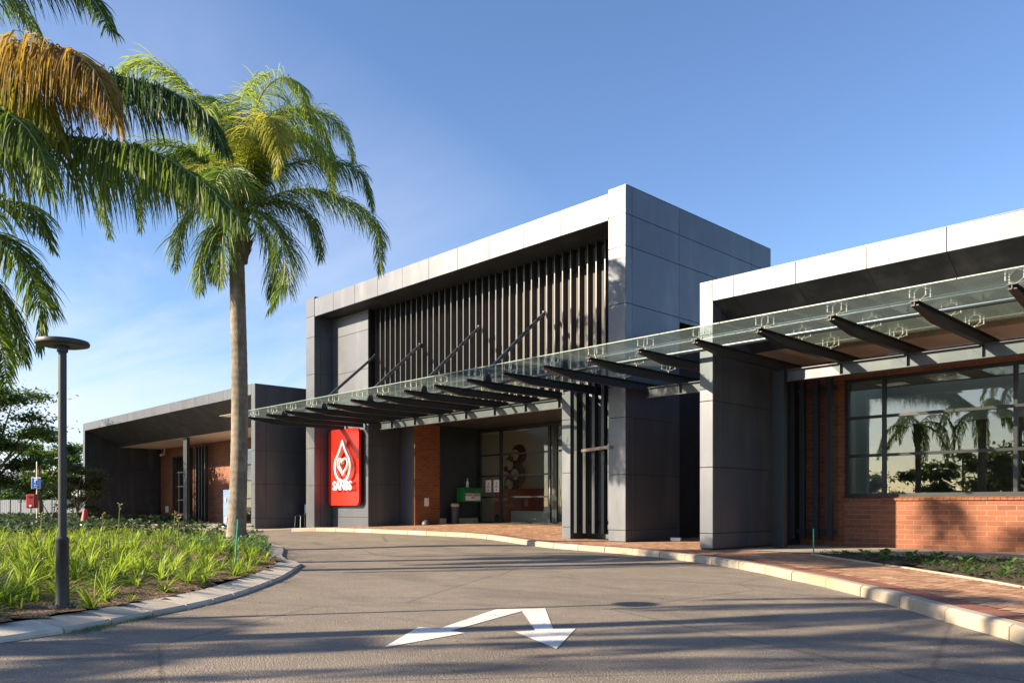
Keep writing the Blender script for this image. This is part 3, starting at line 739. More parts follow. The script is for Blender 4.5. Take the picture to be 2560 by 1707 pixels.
# red blood-service sign
sg=thing('wall_sign','large red rounded wall sign with a white drop and heart emblem above white letters','sign',(-23.6,14.95,.95))
def rrect(x0,x1,z0,z1,r,n=8):
    o=[]
    for cx,cz,a0 in ((x1-r,z0+r,-90),(x1-r,z1-r,0),(x0+r,z1-r,90),(x0+r,z0+r,180)):
        for k in range(n+1): a_=R(a0+90*k/n); o.append((cx+r*cos(a_),cz+r*sin(a_)))
    return o
SX0,SX1,SZ0,SZ1=-24.64,-22.74,.95,3.55; SY=14.90
q=MB(); q.exty(rrect(SX0,SX1,SZ0,SZ1,.2),SY,SY+.09); q.build('sign_panel',M['red'],sg)
q=MB(); q.box(SX0+.3,SX1-.3,SY+.092,YR-.002,1.3,1.4); q.box(SX0+.3,SX1-.3,SY+.092,YR-.002,3.1,3.2); q.build('mounting_rail',M['steel'],sg)
def band(mb,pts,w,y0,y1,closed=True):
    n=len(pts); P=[Vector((a_,0,b_)) for a_,b_ in pts]; vs=[]
    for k in range(n):
        pr=P[(k-1)%n] if closed or k>0 else P[k]; nx=P[(k+1)%n] if closed or k<n-1 else P[k]
        t_=(nx-pr).normalized(); nv=Vector((t_.z,0,-t_.x))*(w/2)
        vs+=[(P[k].x+nv.x,y0,P[k].z+nv.z),(P[k].x-nv.x,y0,P[k].z-nv.z),(P[k].x-nv.x,y1,P[k].z-nv.z),(P[k].x+nv.x,y1,P[k].z+nv.z)]
    fs=[]
    for k in range(n if closed else n-1):
        a_=k*4; b_=((k+1)%n)*4
        for e in range(4): fs.append((a_+e,a_+(e+1)%4,b_+(e+1)%4,b_+e))
    if not closed: fs+=[(0,1,2,3),((n-1)*4+3,(n-1)*4+2,(n-1)*4+1,(n-1)*4)]
    mb.add(vs,fs)
dx,dz=-23.50,2.27      # drop: centre of the round part
drop=[]
for k in range(41):
    a_=R(-205+230*k/40) if 0 else None
Rr=.47
for k in range(37):
    a_=R(150+240*k/36); drop.append((dx+Rr*cos(a_),dz+Rr*sin(a_)*1.08))
# shoulders up to the point
ex=drop[-1]; st_=drop[0]; tip=(dx,dz+.86)
right=[(lerp(ex[0],tip[0],s)+ .05*sin(pi*s)*-1*(1-s*.3),lerp(ex[1],tip[1],s)) for s in (.2,.4,.6,.8,.94)]
left=[(lerp(tip[0],st_[0],s)+ .05*sin(pi*s)*(1-(1-s)*.3),lerp(tip[1],st_[1],s)) for s in (.06,.2,.4,.6,.8)]
drop+=right+[tip]+left
q=MB(); band(q,drop,.085,SY-.17,SY-.09)
heart=[]
for k in range(48):
    u_=2*pi*k/48; hx=16*sin(u_)**3; hz=13*cos(u_)-5*cos(2*u_)-2*cos(3*u_)-cos(4*u_)
    heart.append((dx+hx*.0190,dz+.03+hz*.0195))
band(q,heart,.055,SY-.168,SY-.10)
heart2=[(dx-.03+(a_-dx)*.52,dz+.04+(b_-dz-.04)*.62) for a_,b_ in heart[22:48]+heart[:4]]
band(q,heart2,.045,SY-.166,SY-.10,False)
for a_,b_ in ((dx-Rr,dz),(dx+Rr,dz),(dx,dz-Rr*1.08),(dx,dz+.28)):   # stand-off pins
    q.tube([(a_,SY-.10,b_),(a_,SY,b_)],.012,6)
q.build('drop_emblem',M['white'],sg)
text_mesh('SANBS',.42,.03,'letters',M['white'],sg,lambda x,y,z:Vector((-23.54+x*.95,SY-.12-z,1.60+y)),.008)

# green box on the porch wall
gb=thing('command_box','green wall box lettered INCIDENT COMMAND BOX, in the dark entrance porch','box',(-21.5,18.7,1.0))
MB().box(-21.70,-21.30,18.26,19.12,1.07,1.55).build('box_body',M['green'],gb,bevel=.012)
MB().box(-21.71,-21.28,18.24,19.14,1.553,1.58).build('box_lid',M['green'],gb,bevel=.004)
MB().box(-21.2985,-21.292,18.33,19.02,1.12,1.37).build('label_plate',M['paper'],gb)
text_mesh('INCIDENT COMMAND\nBOX',.088,.001,'lettering',M['textred'],gb,lambda x,y,z:Vector((-21.289+z,18.675+x*.80,1.268+y*1.05)),.0022)
q=MB(); q.tube([(-21.302,18.7,1.47),(-21.28,18.7,1.47)],.03,12); q.build('latch',M['black'],gb)
sb=thing('sanitiser_bottle','white pump bottle standing on top of the green box','bottle',(-21.45,18.55,1.58))
q=MB(); q.lathe(-21.45,18.55,[(0,1.58),(.042,1.582),(.044,1.75),(.036,1.79),(.014,1.81)]); q.build('bottle_body',M['paper'],sb)
q=MB(); q.lathe(-21.45,18.55,[(.016,1.80),(.016,1.835),(.006,1.84),(.006,1.88),(.015,1.885),(.015,1.895),(0,1.897)],12); q.tube([(-21.45,18.55,1.885),(-21.45,18.63,1.875)],.006,6); q.build('pump',M['paper'],sb)
bn=thing('waste_bin','small dark pedal bin standing under the green box','bin',(-21.45,18.0,.27))
q=MB(); q.lathe(-21.47,18.0,[(0,.28),(.13,.282),(.14,.9),(.145,.905)],20); q.build('bin_body',M['darkgrey'],bn)
q=MB(); q.lathe(-21.47,18.0,[(.15,.905),(.152,.99),(.12,1.02),(0,1.03)],20); q.build('bin_lid',M['beige'],bn)
for x,l in ((-21.20,'left of the two paper notices taped inside the entrance glass'),(-20.78,'right of the two paper notices taped inside the entrance glass')):
    nt=thing('paper_notice',l,'notice',(x,19.26,1.64),'notices on the entrance glass')
    MB().box(x-.145,x+.145,19.318,19.322,1.42,1.85).build('sheet',M['paper'],nt)
    q=MB(); q.box(x-.02,x+.02,19.315,19.3175,1.46,1.53); q.box(x-.012,x+.012,19.315,19.3175,1.66,1.78)
    for k in range(3): q.box(x-.07,x+.07,19.315,19.3175,1.575+.025*k,1.585+.025*k)
    q.build('print',M['black'],nt)
MB_=MB().box(-21.699,-21.69,16.83,17.02,.92,1.20); o=MB_.build('wall_notice',M['paper']); tag(o,'small white notice fixed low on the brick pier in the porch','notice')
q=MB(); q.lathe(0,0,[(.0,.19),(.06,.18),(.12,.14),(.15,.08),(.15,.02),(.13,0)],20); o=q.build('floor_light',M['darkgrey']); o.location=(-21.5,16.75,.27); tag(o,'grey dome shaped light at the foot of the brick pier','light')
# lobby decor and furniture
wd=thing('wall_decoration','column of dark rings and pale discs on the lobby wall behind the entrance glass','decoration',(-23.7,23,2.4))
cx0=-22.1+.7
def disc(mb,x,y,z,r,r0=0,th=.02,n=28):
    if r0:
        band(mb,[(x+(r+r0)/2*cos(2*pi*k/n),z+(r+r0)/2*sin(2*pi*k/n)) for k in range(n)],r-r0,y-th,y)
    else: mb.exty([(x+r*cos(2*pi*k/n),z+r*sin(2*pi*k/n)) for k in range(n)],y-th,y)
wx=-24.75; 
q=MB(); q2=MB(); q3=MB()
for k,z in enumerate((2.95,2.55,2.15,1.75)):
    off=.18 if k%2==0 else -.14
    disc(q,wx+1.0+off,23.17-.03*k,z+.1,.42,0); disc(q2,wx+.9+off,23.05-.002*k,z+.08,.23,0,.02); disc(q3,wx+.72+off,23.01-.002*k,z-.08,.12,0)
q.build('dark_disc',M['black'],wd); q2.build('pale_disc',M['cream'],wd); q3.build('red_disc',M['redcounter'],wd)
cr_=thing('reception_counter','dark red reception counter seen through the entrance glass','counter',(-19.2,21.4,.32))
MB().box(-24.0,-21.4,22.2,22.8,.32,1.55).build('counter_front',M['redcounter'],cr_); MB().box(-24.05,-21.35,22.15,22.85,1.552,1.60).build('counter_top',M['redcounter'],cr_)
tb=thing('draped_table','table under a white cloth behind the entrance glass','table',(-18.9,20.5,.32))
q=MB(); q.extz([(-21.6,20.8),(-19.9,20.8),(-19.9,21.4),(-21.6,21.4)],.34,.74); q.build('tablecloth',M['white'],tb,bevel=.03)
fp=thing('potted_plant','small potted plant on the lobby floor behind the glass','plant',(-21.2,19.8,.32))
q=MB(); q.lathe(-21.2,19.75,[(0,.33),(.09,.33),(.13,.52),(.11,.52)],14); q.build('pot',M['darkgrey'],fp)
q=MB()
for k in range(26):
    a_=random.uniform(0,2*pi); r_=random.uniform(.03,.18); b_=Vector((-21.2,19.75,.5)); e_=b_+Vector((r_*cos(a_),r_*sin(a_),random.uniform(.06,.2))); s_=Vector((-sin(a_),cos(a_),0))*.03
    q.add([b_,(b_+e_)/2+s_,e_,(b_+e_)/2-s_],[(0,1,2,3)])
q.build('leaves',M['rosette'],fp)
# chair by the left pillar
ch=thing('plastic_chair','grey metal framed chair against the dark wall left of the tall pillar','chair',(-25.0,14.1,.12))
cx,cy,cz=-25.72,14.50,.13
for sx,sy in ((-1,-1),(1,-1),(-1,1),(1,1)):
    q=MB(); q.tube([(cx+.2*sx,cy+.2*sy,cz),(cx+.18*sx,cy+.18*sy,cz+.44)],.012,6); q.build('leg',M['chrome'],ch)
MB().box(cx-.21,cx+.21,cy-.21,cy+.2,cz+.44,cz+.47).build('seat',M['darkgrey'],ch,bevel=.01)
q=MB(); q.box(cx-.2,cx+.2,cy+.19,cy+.215,cz+.56,cz+.86); q.build('backrest',M['white'],ch,bevel=.01)
q=MB(); q.tube([(cx-.19,cy+.2,cz+.45),(cx-.19,cy+.23,cz+.86)],.011,6); q.tube([(cx+.19,cy+.2,cz+.45),(cx+.19,cy+.23,cz+.86)],.011,6); q.build('back_frame',M['chrome'],ch)
# timber rail with cables between slats and right column
tr=thing('timber_rail','pale weathered timber rail fixed across the dark slats beside the tall column','rail',(-12.1,14.35,2.2))
q=MB(); q.obox((-12.05,14.36,2.25),(.42,0,.025),(0,.05,0),(0,-.0,.035)); q.build('rail_board',M['timber'],tr,bevel=.008)
q=MB(); q.tube([(-12.2,14.42,2.2),(-12.2,14.43,1.8),(-12.12,14.43,1.7),(-12.02,14.43,1.78)],.006,6); q.tube([(-11.85,14.42,2.2),(-11.83,14.43,1.9),(-11.84,14.43,1.5)],.006,6); q.build('loose_cable',M['black'],tr)
q=MB(); q.box(-11.92,-11.82,14.38,14.45,1.95,2.05); q.build('junction_box',M['black'],tr)
# spotlights on column
sl=thing('spotlight','small black bracket light on the lit face of the tall column','light',(-11.6,14.3,3.75))
q=MB(); q.tube([(-11.66,14.39,3.62),(-11.66,14.30,3.66),(-11.66,14.24,3.74)],.014,8); q.build('bracket',M['black'],sl)
q=MB(); q.tube([(-11.66,14.28,3.78),(-11.66,14.18,3.72)],[.05,.06],12); q.build('lamp_head',M['black'],sl)
# white container on the ground by the main column
q=MB(); q.box(-.11,.11,-.07,.07,0,.07); q.box(-.12,.12,-.08,.08,.072,.085); o=q.build('white_container',M['paper'],None,bevel=.01); o.location=(-10.7,15.6,.112); o.rotation_euler=(0,0,.4); tag(o,'small white container lying on the paving in the dark passage','container')

# stakes
for (x,y,z0,z1,l) in ((-6.11,12.87,.11,.53,'short green stake at the edge of the paved walk by the brick wing'),(-9.40,4.38,.10,.74,'thin green stake standing in the strap-leaved bed near the palm trunk')):
    q=MB(); q.tube([(x,y,z0),(x+(.0 if x>-7 else -.02),y+(0 if x>-7 else .05),z1)],.011,8); q.tube([(x+(.0 if x>-7 else -.02),y+(0 if x>-7 else .05),z1),(x+(.0 if x>-7 else -.02),y+(0 if x>-7 else .05),z1+.02)],.014,8)
    tag(q.build('garden_stake',M['greenstake']),l,'stake')

# lamp posts
def lamp(x,y,z0,zt,label):
    L_=thing('lamp_post',label,'lamp',(x,y,z0),'disc lamp posts')
    q=MB(); q.lathe(x,y,[(.10,z0),(.10,z0+.012),(.06,z0+.016)],20); 
    for k in range(4):
        a_=pi/4+k*pi/2; q.tube([(x+.078*cos(a_),y+.078*sin(a_),z0+.012),(x+.078*cos(a_),y+.078*sin(a_),z0+.03)],.009,6)
    q.build('base_plate',M['lamp'],L_)
    q=MB(); q.lathe(x,y,[(.053,z0+.014),(.050,z0+.03),(.047,z0+.52),(.050,z0+.525),(.050,z0+.545),(.032,z0+.56)],20); q.build('lower_post',M['lamp'],L_)
    q=MB(); q.lathe(x,y,[(.031,z0+.55),(.030,zt-.06),(.040,zt-.055),(.042,zt)],20); q.build('upper_post',M['lamp'],L_)
    q=MB(); q.lathe(x,y,[(.04,zt),(.17,zt-.006),(.193,zt+.0),(.197,zt+.018),(.19,zt+.032),(.10,zt+.045),(0,zt+.047)],40); q.build('lamp_head',M['lamp'],L_)
    q=MB(); q.lathe(x,y,[(.06,zt-.010),(.155,zt-.010),(.158,zt-.004)],32); q.build('diffuser',M['darkgrey'],L_)
lamp(-7.08,1.87,.12,2.20,'black disc-headed lamp post standing in the bed at the left front')
lamp(-11.3,-4.9,.12,3.0,'tall dark disc lamp visible only as a reflection in the right window')

# left background objects: sign, red box, cone, banner, fence
def campt(x,y,t):
    r=(x-1176)/1845; return Vector(((.695*r-.719)*t,(.719*r+.695)*t,.92+(1162-y)/1845*t))
sgn=thing('parking_sign','blue parking sign with white letter P and wheelchair symbol on a thin pole','sign',(-29.1,6.95,.1))
bx_=Vector((-29.12,6.95,0)); rt=Vector((.695,.719,0)); fw=Vector((-.719,.695,0))
tS=(-bx_.x*.719+bx_.y*.695)
def onS(px,py,off=0):   # point on a vertical plate facing the road
    return bx_+rt*((px-85)/1845*tS)+Vector((0,0,.92+(1162-py)/1845*tS))+fw*off
q=MB(); q.tube([bx_+Vector((0,0,.05)),bx_+Vector((0,0,2.35))],.018,8); q.build('pole',M['chrome'],sgn)
def plate(mb,x0,x1,y0,y1,off,th):
    c0=(onS(x0,y0,off)+onS(x1,y1,off))/2; mb.obox(c0,rt*((x1-x0)/2/1845*tS),fw*th/2,Vector((0,0,(y1-y0)/2/1845*tS)))
q=MB(); plate(q,74,96,1096,1122,-.04,.01); q.build('sign_border',M['white'],sgn,bevel=.01)
q=MB(); plate(q,75,95,1097.2,1120.8,-.05,.006); q.build('sign_plate',M['blue'],sgn)
text_mesh('P',.20,.002,'letter',M['white'],sgn,lambda x,y,z:onS(85,1103,-.058)+rt*x+Vector((0,0,y))-fw*z,.004)
q=MB()
for pl in ([(84.5,1109.5),(84.8,1114),(88,1114.2),(89.5,1118)],[(83.6,1112),(82.2,1114.5),(83,1117.6),(85.6,1118.6),(87.6,1117)]):
    q.tube([onS(a_,b_,-.058) for a_,b_ in pl],.007,5)
q.tube([onS(84.5,1108.7,-.058),onS(84.6,1108.2,-.058)],.013,6); q.build('wheelchair_symbol',M['white'],sgn)
rb=thing('red_box','red box on a pole below the parking sign','box',tuple(bx_+Vector((0,0,1))))
q=MB(); plate(q,72.7,93.7,1134.5,1166.5,-.20,.22); q.build('box_body',M['redcounter'],rb,bevel=.03)
q=MB(); plate(q,81,86,1159,1163,-.318,.004); q.build('label_plate',M['paper'],rb)
q=MB(); plate(q,80,86,1139,1143,-.318,.004); q.build('slot',M['black'],rb)
cn_=thing('traffic_cone','red traffic cone with a white reflective band in the plants at the far left','cone',(-27.11,7.79,.12))
q=MB(); q.lathe(-27.11,7.79,[(.235,.12),(.235,.15),(.17,.16),(.155,.26)],20); q.lathe(-27.11,7.79,[(.115,.50),(.05,.82),(.0,.825)],20); q.build('cone_body',M['orange'],cn_)
q=MB(); q.lathe(-27.11,7.79,[(.156,.258),(.114,.502)],20); q.build('reflective_band',M['white'],cn_)
bnr=thing('banner_stand','pale blue pull-up banner standing beside the palm trunk under the left wing','banner',(-29.9,13.5,.12))
q=MB(); q.extz([(-29.85,13.45),(-29.25,13.55),(-29.25,13.57),(-29.85,13.47)],.16,1.55); q.build('banner_sheet',M['paleblue'],bnr)
q=MB(); q.extz([(-29.9,13.38),(-29.2,13.50),(-29.2,13.66),(-29.9,13.54)],.11,.17); q.build('base_bar',M['chrome'],bnr)
q=MB(); q.box(-29.72,-29.6,13.455,13.458,.3,.5); q.box(-29.7,-29.62,13.455,13.458,1.1,1.25); q.build('print',M['white'],bnr)

# far fence and pale wall, roof beyond
def along(p0,p1,s): return (lerp(p0[0],p1[0],s),lerp(p0[1],p1[1],s))
fa=campt(-120,1180,52); fb=campt(215,1180,52)
fn=thing('mesh_fence','dark mesh fence in front of a pale wall at the far left','fence',(fa.x,fa.y,0))
q=MB(); d=(fb-fa); d.z=0
nP=14
for k in range(nP+1):
    p_=fa+d*k/nP; q=MB(); q.tube([(p_.x,p_.y,0),(p_.x,p_.y,1.42)],.035,6); q.build('fence_post',M['black'],fn)
q=MB()
for k in range(16): z=.35+k*.068; q.tube([(fa.x,fa.y,z),(fb.x,fb.y,z)],.006,4,False)
nv=int(d.length/.14)
for k in range(nv): p_=fa+d*k/nv; q.tube([(p_.x,p_.y,.3),(p_.x,p_.y,1.4)],.006,4,False)
q.build('mesh_panel',M['black'],fn)
wa=campt(-140,1180,55); wb=campt(215,1180,55)
q=MB(); q.add([(wa.x,wa.y,0),(wb.x,wb.y,0),(wb.x,wb.y,1.36),(wa.x,wa.y,1.36)],[(0,1,2,3)]); q.add([(wa.x-.2,wa.y+.3,0),(wb.x-.2,wb.y+.3,0),(wb.x-.2,wb.y+.3,1.36),(wa.x-.2,wa.y+.3,1.36)],[(0,3,2,1)]); q.add([(wa.x,wa.y,1.36),(wb.x,wb.y,1.36),(wb.x-.2,wb.y+.3,1.36),(wa.x-.2,wa.y+.3,1.36)],[(0,1,2,3)])
tag(q.build('boundary_wall',M['farwall']),'pale low boundary wall behind the mesh fence','wall')
hb=thing('far_house','pale building glimpsed between the trees beyond the fence','building',tuple(campt(40,1160,75)))
h0=campt(-60,1160,75); q=MB(); q.obox((h0.x,h0.y,1.4),rt*5.2,fw*3,(0,0,1.5)); q.build('wall',M['farwall'],hb)
q=MB(); A=Vector((h0.x,h0.y,2.9)); vs=[A-rt*5.6-fw*3.4,A+rt*5.6-fw*3.4,A+rt*5.6+fw*3.4,A-rt*5.6+fw*3.4,A-rt*5.6+Vector((0,0,1.2)),A+rt*5.6+Vector((0,0,1.2))]
q.add(vs,[(0,1,5,4),(2,3,4,5),(0,4,3),(1,2,5),(0,3,2,1)]); q.build('roof',M['roof'],hb)

# ------------------------------------------------------------------ vegetation
def bez(pts,n):
    P=[Vector(p) for p in pts]; out=[]
    for i in range(len(P)-1):
        p0=P[max(i-1,0)];p1=P[i];p2=P[i+1];p3=P[min(i+2,len(P)-1)]
        for k in range(n):
            t=k/n; out.append(.5*((2*p1)+(p2-p0)*t+(2*p0-5*p1+4*p2-p3)*t*t+(3*p1-p0-3*p2+p3)*t**3))
    out.append(P[-1]); return out
def frond(parent,base,pts,mat,L=.62,droop=.9,wid=.020,dens=46,start=.16,seed=0,up=.25,stiff=False,name='frond'):
    """one pinnate frond: rachis through pts (relative to base) with drooping leaflets all round"""
    rn=random.Random(seed); B=Vector(base); cv=[B+Vector(p) for p in bez(pts,8)]
    ln=[0]
    for a_,b_ in zip(cv,cv[1:]): ln.append(ln[-1]+(b_-a_).length)
    T=ln[-1]; q=MB(); nst=int(T*dens)
    def at(s):
        s*=T
        for k in range(len(ln)-1):
            if ln[k+1]>=s: f=(s-ln[k])/max(1e-6,ln[k+1]-ln[k]); return cv[k].lerp(cv[k+1],f),(cv[k+1]-cv[k]).normalized()
        return cv[-1],(cv[-1]-cv[-2]).normalized()
    for k in range(nst):
        s=start+(1-start)*(k+rn.random())/nst
        p,t_=at(s); sd=t_.cross(Vector((0,0,1)))
        if sd.length<.2: sd=Vector((1,0,0))
        sd.normalize(); upv=sd.cross(t_)
        prof=(.55+.45*sin(pi*min(1,s*1.15)))*(1-.55*max(0,(s-.7)/.3)**1.5)
        for side in (-1,1):
            l=L*prof*rn.uniform(.75,1.1)
            d=(sd*side*rn.uniform(.55,1.0)+t_*rn.uniform(.35,.8)+upv*rn.uniform(-.35,.35+up)).normalized()
            dd=droop*rn.uniform(.6,1.3); w_=wid*rn.uniform(.7,1.2)
            wv=d.cross(Vector((rn.uniform(-1,1),rn.uniform(-1,1),rn.uniform(-.3,1)))).normalized()
            c=rn.random(); n4=4; pp=p.copy(); vs=[]
            for m in range(n4+1):
                ww=w_*(.5,.95,1,.7,.12)[m]*.5
                vs+=[pp-wv*ww,pp+wv*ww]
                d=(d+Vector((0,0,-dd))*.42*(1 if m else .5)).normalized()
                wv=(wv-d*wv.dot(d)).normalized()
                pp=pp+d*l/n4
            q.add(vs,[(2*m,2*m+1,2*m+3,2*m+2) for m in range(n4)],c,True)
    o=q.build(name,mat,parent)
    r=MB(); rr=cv[::2]+([cv[-1]] if len(cv)%2==0 else []); nn=len(rr)
    r.tube(rr,[lerp(.026,.006,(k/(nn-1))**.8) for k in range(nn)],6); r.build('stalk',M['rachis'],o)
    return o
def arch(az,el,length,sag,n=6):
    """generic arching frond path starting at the origin"""
    d=Vector((cos(az)*cos(el),sin(az)*cos(el),sin(el))); p=Vector((0,0,0)); out=[tuple(p)]
    for k in range(n):
        d=(d+Vector((0,0,-sag/n*(1+k*.5)))).normalized(); p=p+d*length/n; out.append(tuple(p))
    return out
def trunk(parent,b,top,r0,r1,flare=1.25,mat=None,n=26):
    q=MB(); b=Vector(b); top=Vector(top); pts=[];rs=[]
    for k in range(n*3+1):
        s=k/(n*3); p=b.lerp(top,s)+Vector((.05*sin(s*3.1),.04*sin(s*4.2),0))*(1 if 0<s<1 else 0)
        r_=lerp(r0,r1,s)*(1+(flare-1)*math.exp(-s*14))*(1+.018*((k%3)==0))
        pts.append(p); rs.append(r_)
    q.tube(pts,rs,22); return q.build('trunk',mat or M['trunk'],parent)
def crownshaft(parent,c,r0=.17,seed=1,h=.95):
    rn=random.Random(seed); q=MB(); c=Vector(c)
    q.tube([c+Vector((0,0,-h)),c+Vector((0,0,-h*.6)),c+Vector((0,0,-.1)),c+Vector((0,0,.25))],[r0,r0*1.15,r0*1.1,r0*.5],14)
    for k in range(46):
        a_=rn.uniform(0,2*pi); z=rn.uniform(-h,.05); e=Vector((cos(a_),sin(a_),0)); p=c+e*r0*1.0+Vector((0,0,z))
        q.tube([p,p+e*.05+Vector((0,0,.16)),p+e*rn.uniform(.10,.2)+Vector((0,0,rn.uniform(.25,.5)))],[.03,.022,.006],5)
    return q.build('crownshaft',M['fibre'],parent)

MC=(-16.03,7.59,6.95)
MAIN=[
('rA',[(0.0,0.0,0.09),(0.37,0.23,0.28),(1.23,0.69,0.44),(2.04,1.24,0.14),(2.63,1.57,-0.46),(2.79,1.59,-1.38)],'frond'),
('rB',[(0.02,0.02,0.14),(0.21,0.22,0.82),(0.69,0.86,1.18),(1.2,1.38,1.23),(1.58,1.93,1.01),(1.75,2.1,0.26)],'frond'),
('rC',[(0.02,0.02,0.14),(-0.14,0.29,1.31),(0.08,0.94,2.45),(0.46,1.63,2.58),(0.66,2.12,2.24),(0.7,2.31,1.66)],'frondbright'),
('tD',[(0.01,0.01,0.14),(0.02,0.16,1.41),(0.18,0.33,2.51),(0.66,0.54,2.86),(1.14,0.74,2.58),(1.34,0.81,1.9)],'frondbright'),
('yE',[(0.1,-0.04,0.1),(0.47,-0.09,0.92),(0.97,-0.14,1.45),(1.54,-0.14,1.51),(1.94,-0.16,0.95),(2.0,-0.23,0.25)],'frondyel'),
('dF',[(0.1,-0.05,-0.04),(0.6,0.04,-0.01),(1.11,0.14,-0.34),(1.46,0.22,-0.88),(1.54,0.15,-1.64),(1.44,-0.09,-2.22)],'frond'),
('uG',[(-0.01,-0.01,0.14),(-0.36,0.06,1.31),(-0.65,0.04,2.15),(-0.98,0.0,2.76),(-1.44,-0.19,2.96)],'frondbright'),
('lH',[(-0.01,-0.01,0.14),(-0.33,-0.2,1.59),(-0.88,-0.62,2.65),(-1.55,-1.18,3.35),(-2.11,-1.61,3.22),(-2.29,-1.8,2.29)],'frondbright'),
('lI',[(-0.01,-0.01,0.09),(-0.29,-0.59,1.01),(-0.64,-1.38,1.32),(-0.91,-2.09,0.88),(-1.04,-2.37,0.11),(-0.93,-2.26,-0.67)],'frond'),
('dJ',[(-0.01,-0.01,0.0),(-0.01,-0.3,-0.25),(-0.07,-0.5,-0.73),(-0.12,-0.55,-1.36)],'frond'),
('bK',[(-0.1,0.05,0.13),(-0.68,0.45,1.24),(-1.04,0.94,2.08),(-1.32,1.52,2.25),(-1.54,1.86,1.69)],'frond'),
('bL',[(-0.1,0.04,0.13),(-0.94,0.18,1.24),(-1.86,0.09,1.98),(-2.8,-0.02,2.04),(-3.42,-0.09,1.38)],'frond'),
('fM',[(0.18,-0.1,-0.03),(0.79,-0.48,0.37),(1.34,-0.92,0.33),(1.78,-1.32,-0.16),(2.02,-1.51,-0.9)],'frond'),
('x1',[(0,0,.1),(.25,.1,.9),(.75,.35,1.55),(1.35,.7,1.55),(1.8,1.0,.95),(1.9,1.05,.2)],'frondbright'),
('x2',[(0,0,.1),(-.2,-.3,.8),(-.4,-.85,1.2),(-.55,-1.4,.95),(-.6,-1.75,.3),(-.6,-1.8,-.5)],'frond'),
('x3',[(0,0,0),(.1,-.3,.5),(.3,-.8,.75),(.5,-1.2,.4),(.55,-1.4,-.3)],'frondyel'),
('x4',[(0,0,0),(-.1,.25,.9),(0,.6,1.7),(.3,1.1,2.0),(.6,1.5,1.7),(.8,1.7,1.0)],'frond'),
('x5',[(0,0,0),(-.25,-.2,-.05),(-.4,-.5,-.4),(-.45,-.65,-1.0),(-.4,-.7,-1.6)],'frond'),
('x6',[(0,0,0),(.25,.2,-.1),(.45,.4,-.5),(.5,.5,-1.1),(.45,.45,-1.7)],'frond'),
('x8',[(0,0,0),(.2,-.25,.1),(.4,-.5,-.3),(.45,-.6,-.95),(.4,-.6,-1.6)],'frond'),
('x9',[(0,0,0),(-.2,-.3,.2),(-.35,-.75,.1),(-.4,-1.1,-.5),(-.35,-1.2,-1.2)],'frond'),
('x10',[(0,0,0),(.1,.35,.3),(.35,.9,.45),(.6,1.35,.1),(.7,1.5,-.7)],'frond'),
('x11',[(0,0,0),(-.1,-.1,.9),(0,-.35,1.7),(.25,-.7,2.0),(.5,-1.0,1.6),(.6,-1.1,.9)],'frondbright'),
('x12',[(0,0,0),(.15,.15,1.2),(.5,.5,2.1),(.95,.9,2.2),(1.3,1.25,1.7),(1.4,1.4,.9)],'frondbright'),
('tN',[(0.0,0.0,0.14),(-0.14,0.14,1.55),(-0.36,0.2,2.66),(-0.36,0.5,3.23),(-0.34,0.8,3.39)],'frondbright'),
]
mp_=thing('palm_tree','tall palm with a full green crown and bare trunk at the tip of the bed','palm tree',(-16.08,7.5,.12),'palm trees along the drive')
trunk(mp_,(-16.07,7.51,.05),(-16.06,7.56,6.25),.180,.152,1.25); crownshaft(mp_,MC,.15,3)
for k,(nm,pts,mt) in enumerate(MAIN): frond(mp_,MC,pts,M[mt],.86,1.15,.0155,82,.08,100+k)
NC=(-13.31,.90,5.52)
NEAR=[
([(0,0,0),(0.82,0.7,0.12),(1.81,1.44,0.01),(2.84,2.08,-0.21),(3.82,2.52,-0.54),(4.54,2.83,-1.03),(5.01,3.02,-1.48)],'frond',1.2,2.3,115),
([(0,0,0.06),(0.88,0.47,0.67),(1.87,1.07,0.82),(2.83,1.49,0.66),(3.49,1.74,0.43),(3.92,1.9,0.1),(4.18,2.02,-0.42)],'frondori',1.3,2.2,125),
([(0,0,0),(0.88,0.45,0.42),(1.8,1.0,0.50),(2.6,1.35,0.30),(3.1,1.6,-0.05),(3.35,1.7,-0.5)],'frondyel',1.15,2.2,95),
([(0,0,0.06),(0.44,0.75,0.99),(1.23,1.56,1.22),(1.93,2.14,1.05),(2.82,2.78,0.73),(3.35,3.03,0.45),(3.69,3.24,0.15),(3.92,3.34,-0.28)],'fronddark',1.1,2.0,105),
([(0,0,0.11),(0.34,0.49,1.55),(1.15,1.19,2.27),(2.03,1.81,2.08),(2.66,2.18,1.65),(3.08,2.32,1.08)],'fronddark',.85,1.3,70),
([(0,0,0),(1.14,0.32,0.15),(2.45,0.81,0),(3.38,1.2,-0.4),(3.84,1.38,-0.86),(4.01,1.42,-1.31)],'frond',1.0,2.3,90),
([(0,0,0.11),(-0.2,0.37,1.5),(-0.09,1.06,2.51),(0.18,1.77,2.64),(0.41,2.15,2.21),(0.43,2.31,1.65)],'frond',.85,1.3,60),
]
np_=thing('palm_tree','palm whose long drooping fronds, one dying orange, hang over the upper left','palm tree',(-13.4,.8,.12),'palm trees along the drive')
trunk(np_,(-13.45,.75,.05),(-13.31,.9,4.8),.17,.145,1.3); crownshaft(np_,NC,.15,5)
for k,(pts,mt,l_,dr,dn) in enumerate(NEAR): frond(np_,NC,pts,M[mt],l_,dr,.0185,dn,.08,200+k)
for k,a_ in enumerate((125,195,255)): frond(np_,NC,arch(R(a_),R(45+15*(k%2)),3.6,1.9),M['frond'],.6,1.2,.03,20,.15,300+k)
TC=(-14.62,2.14,4.84)
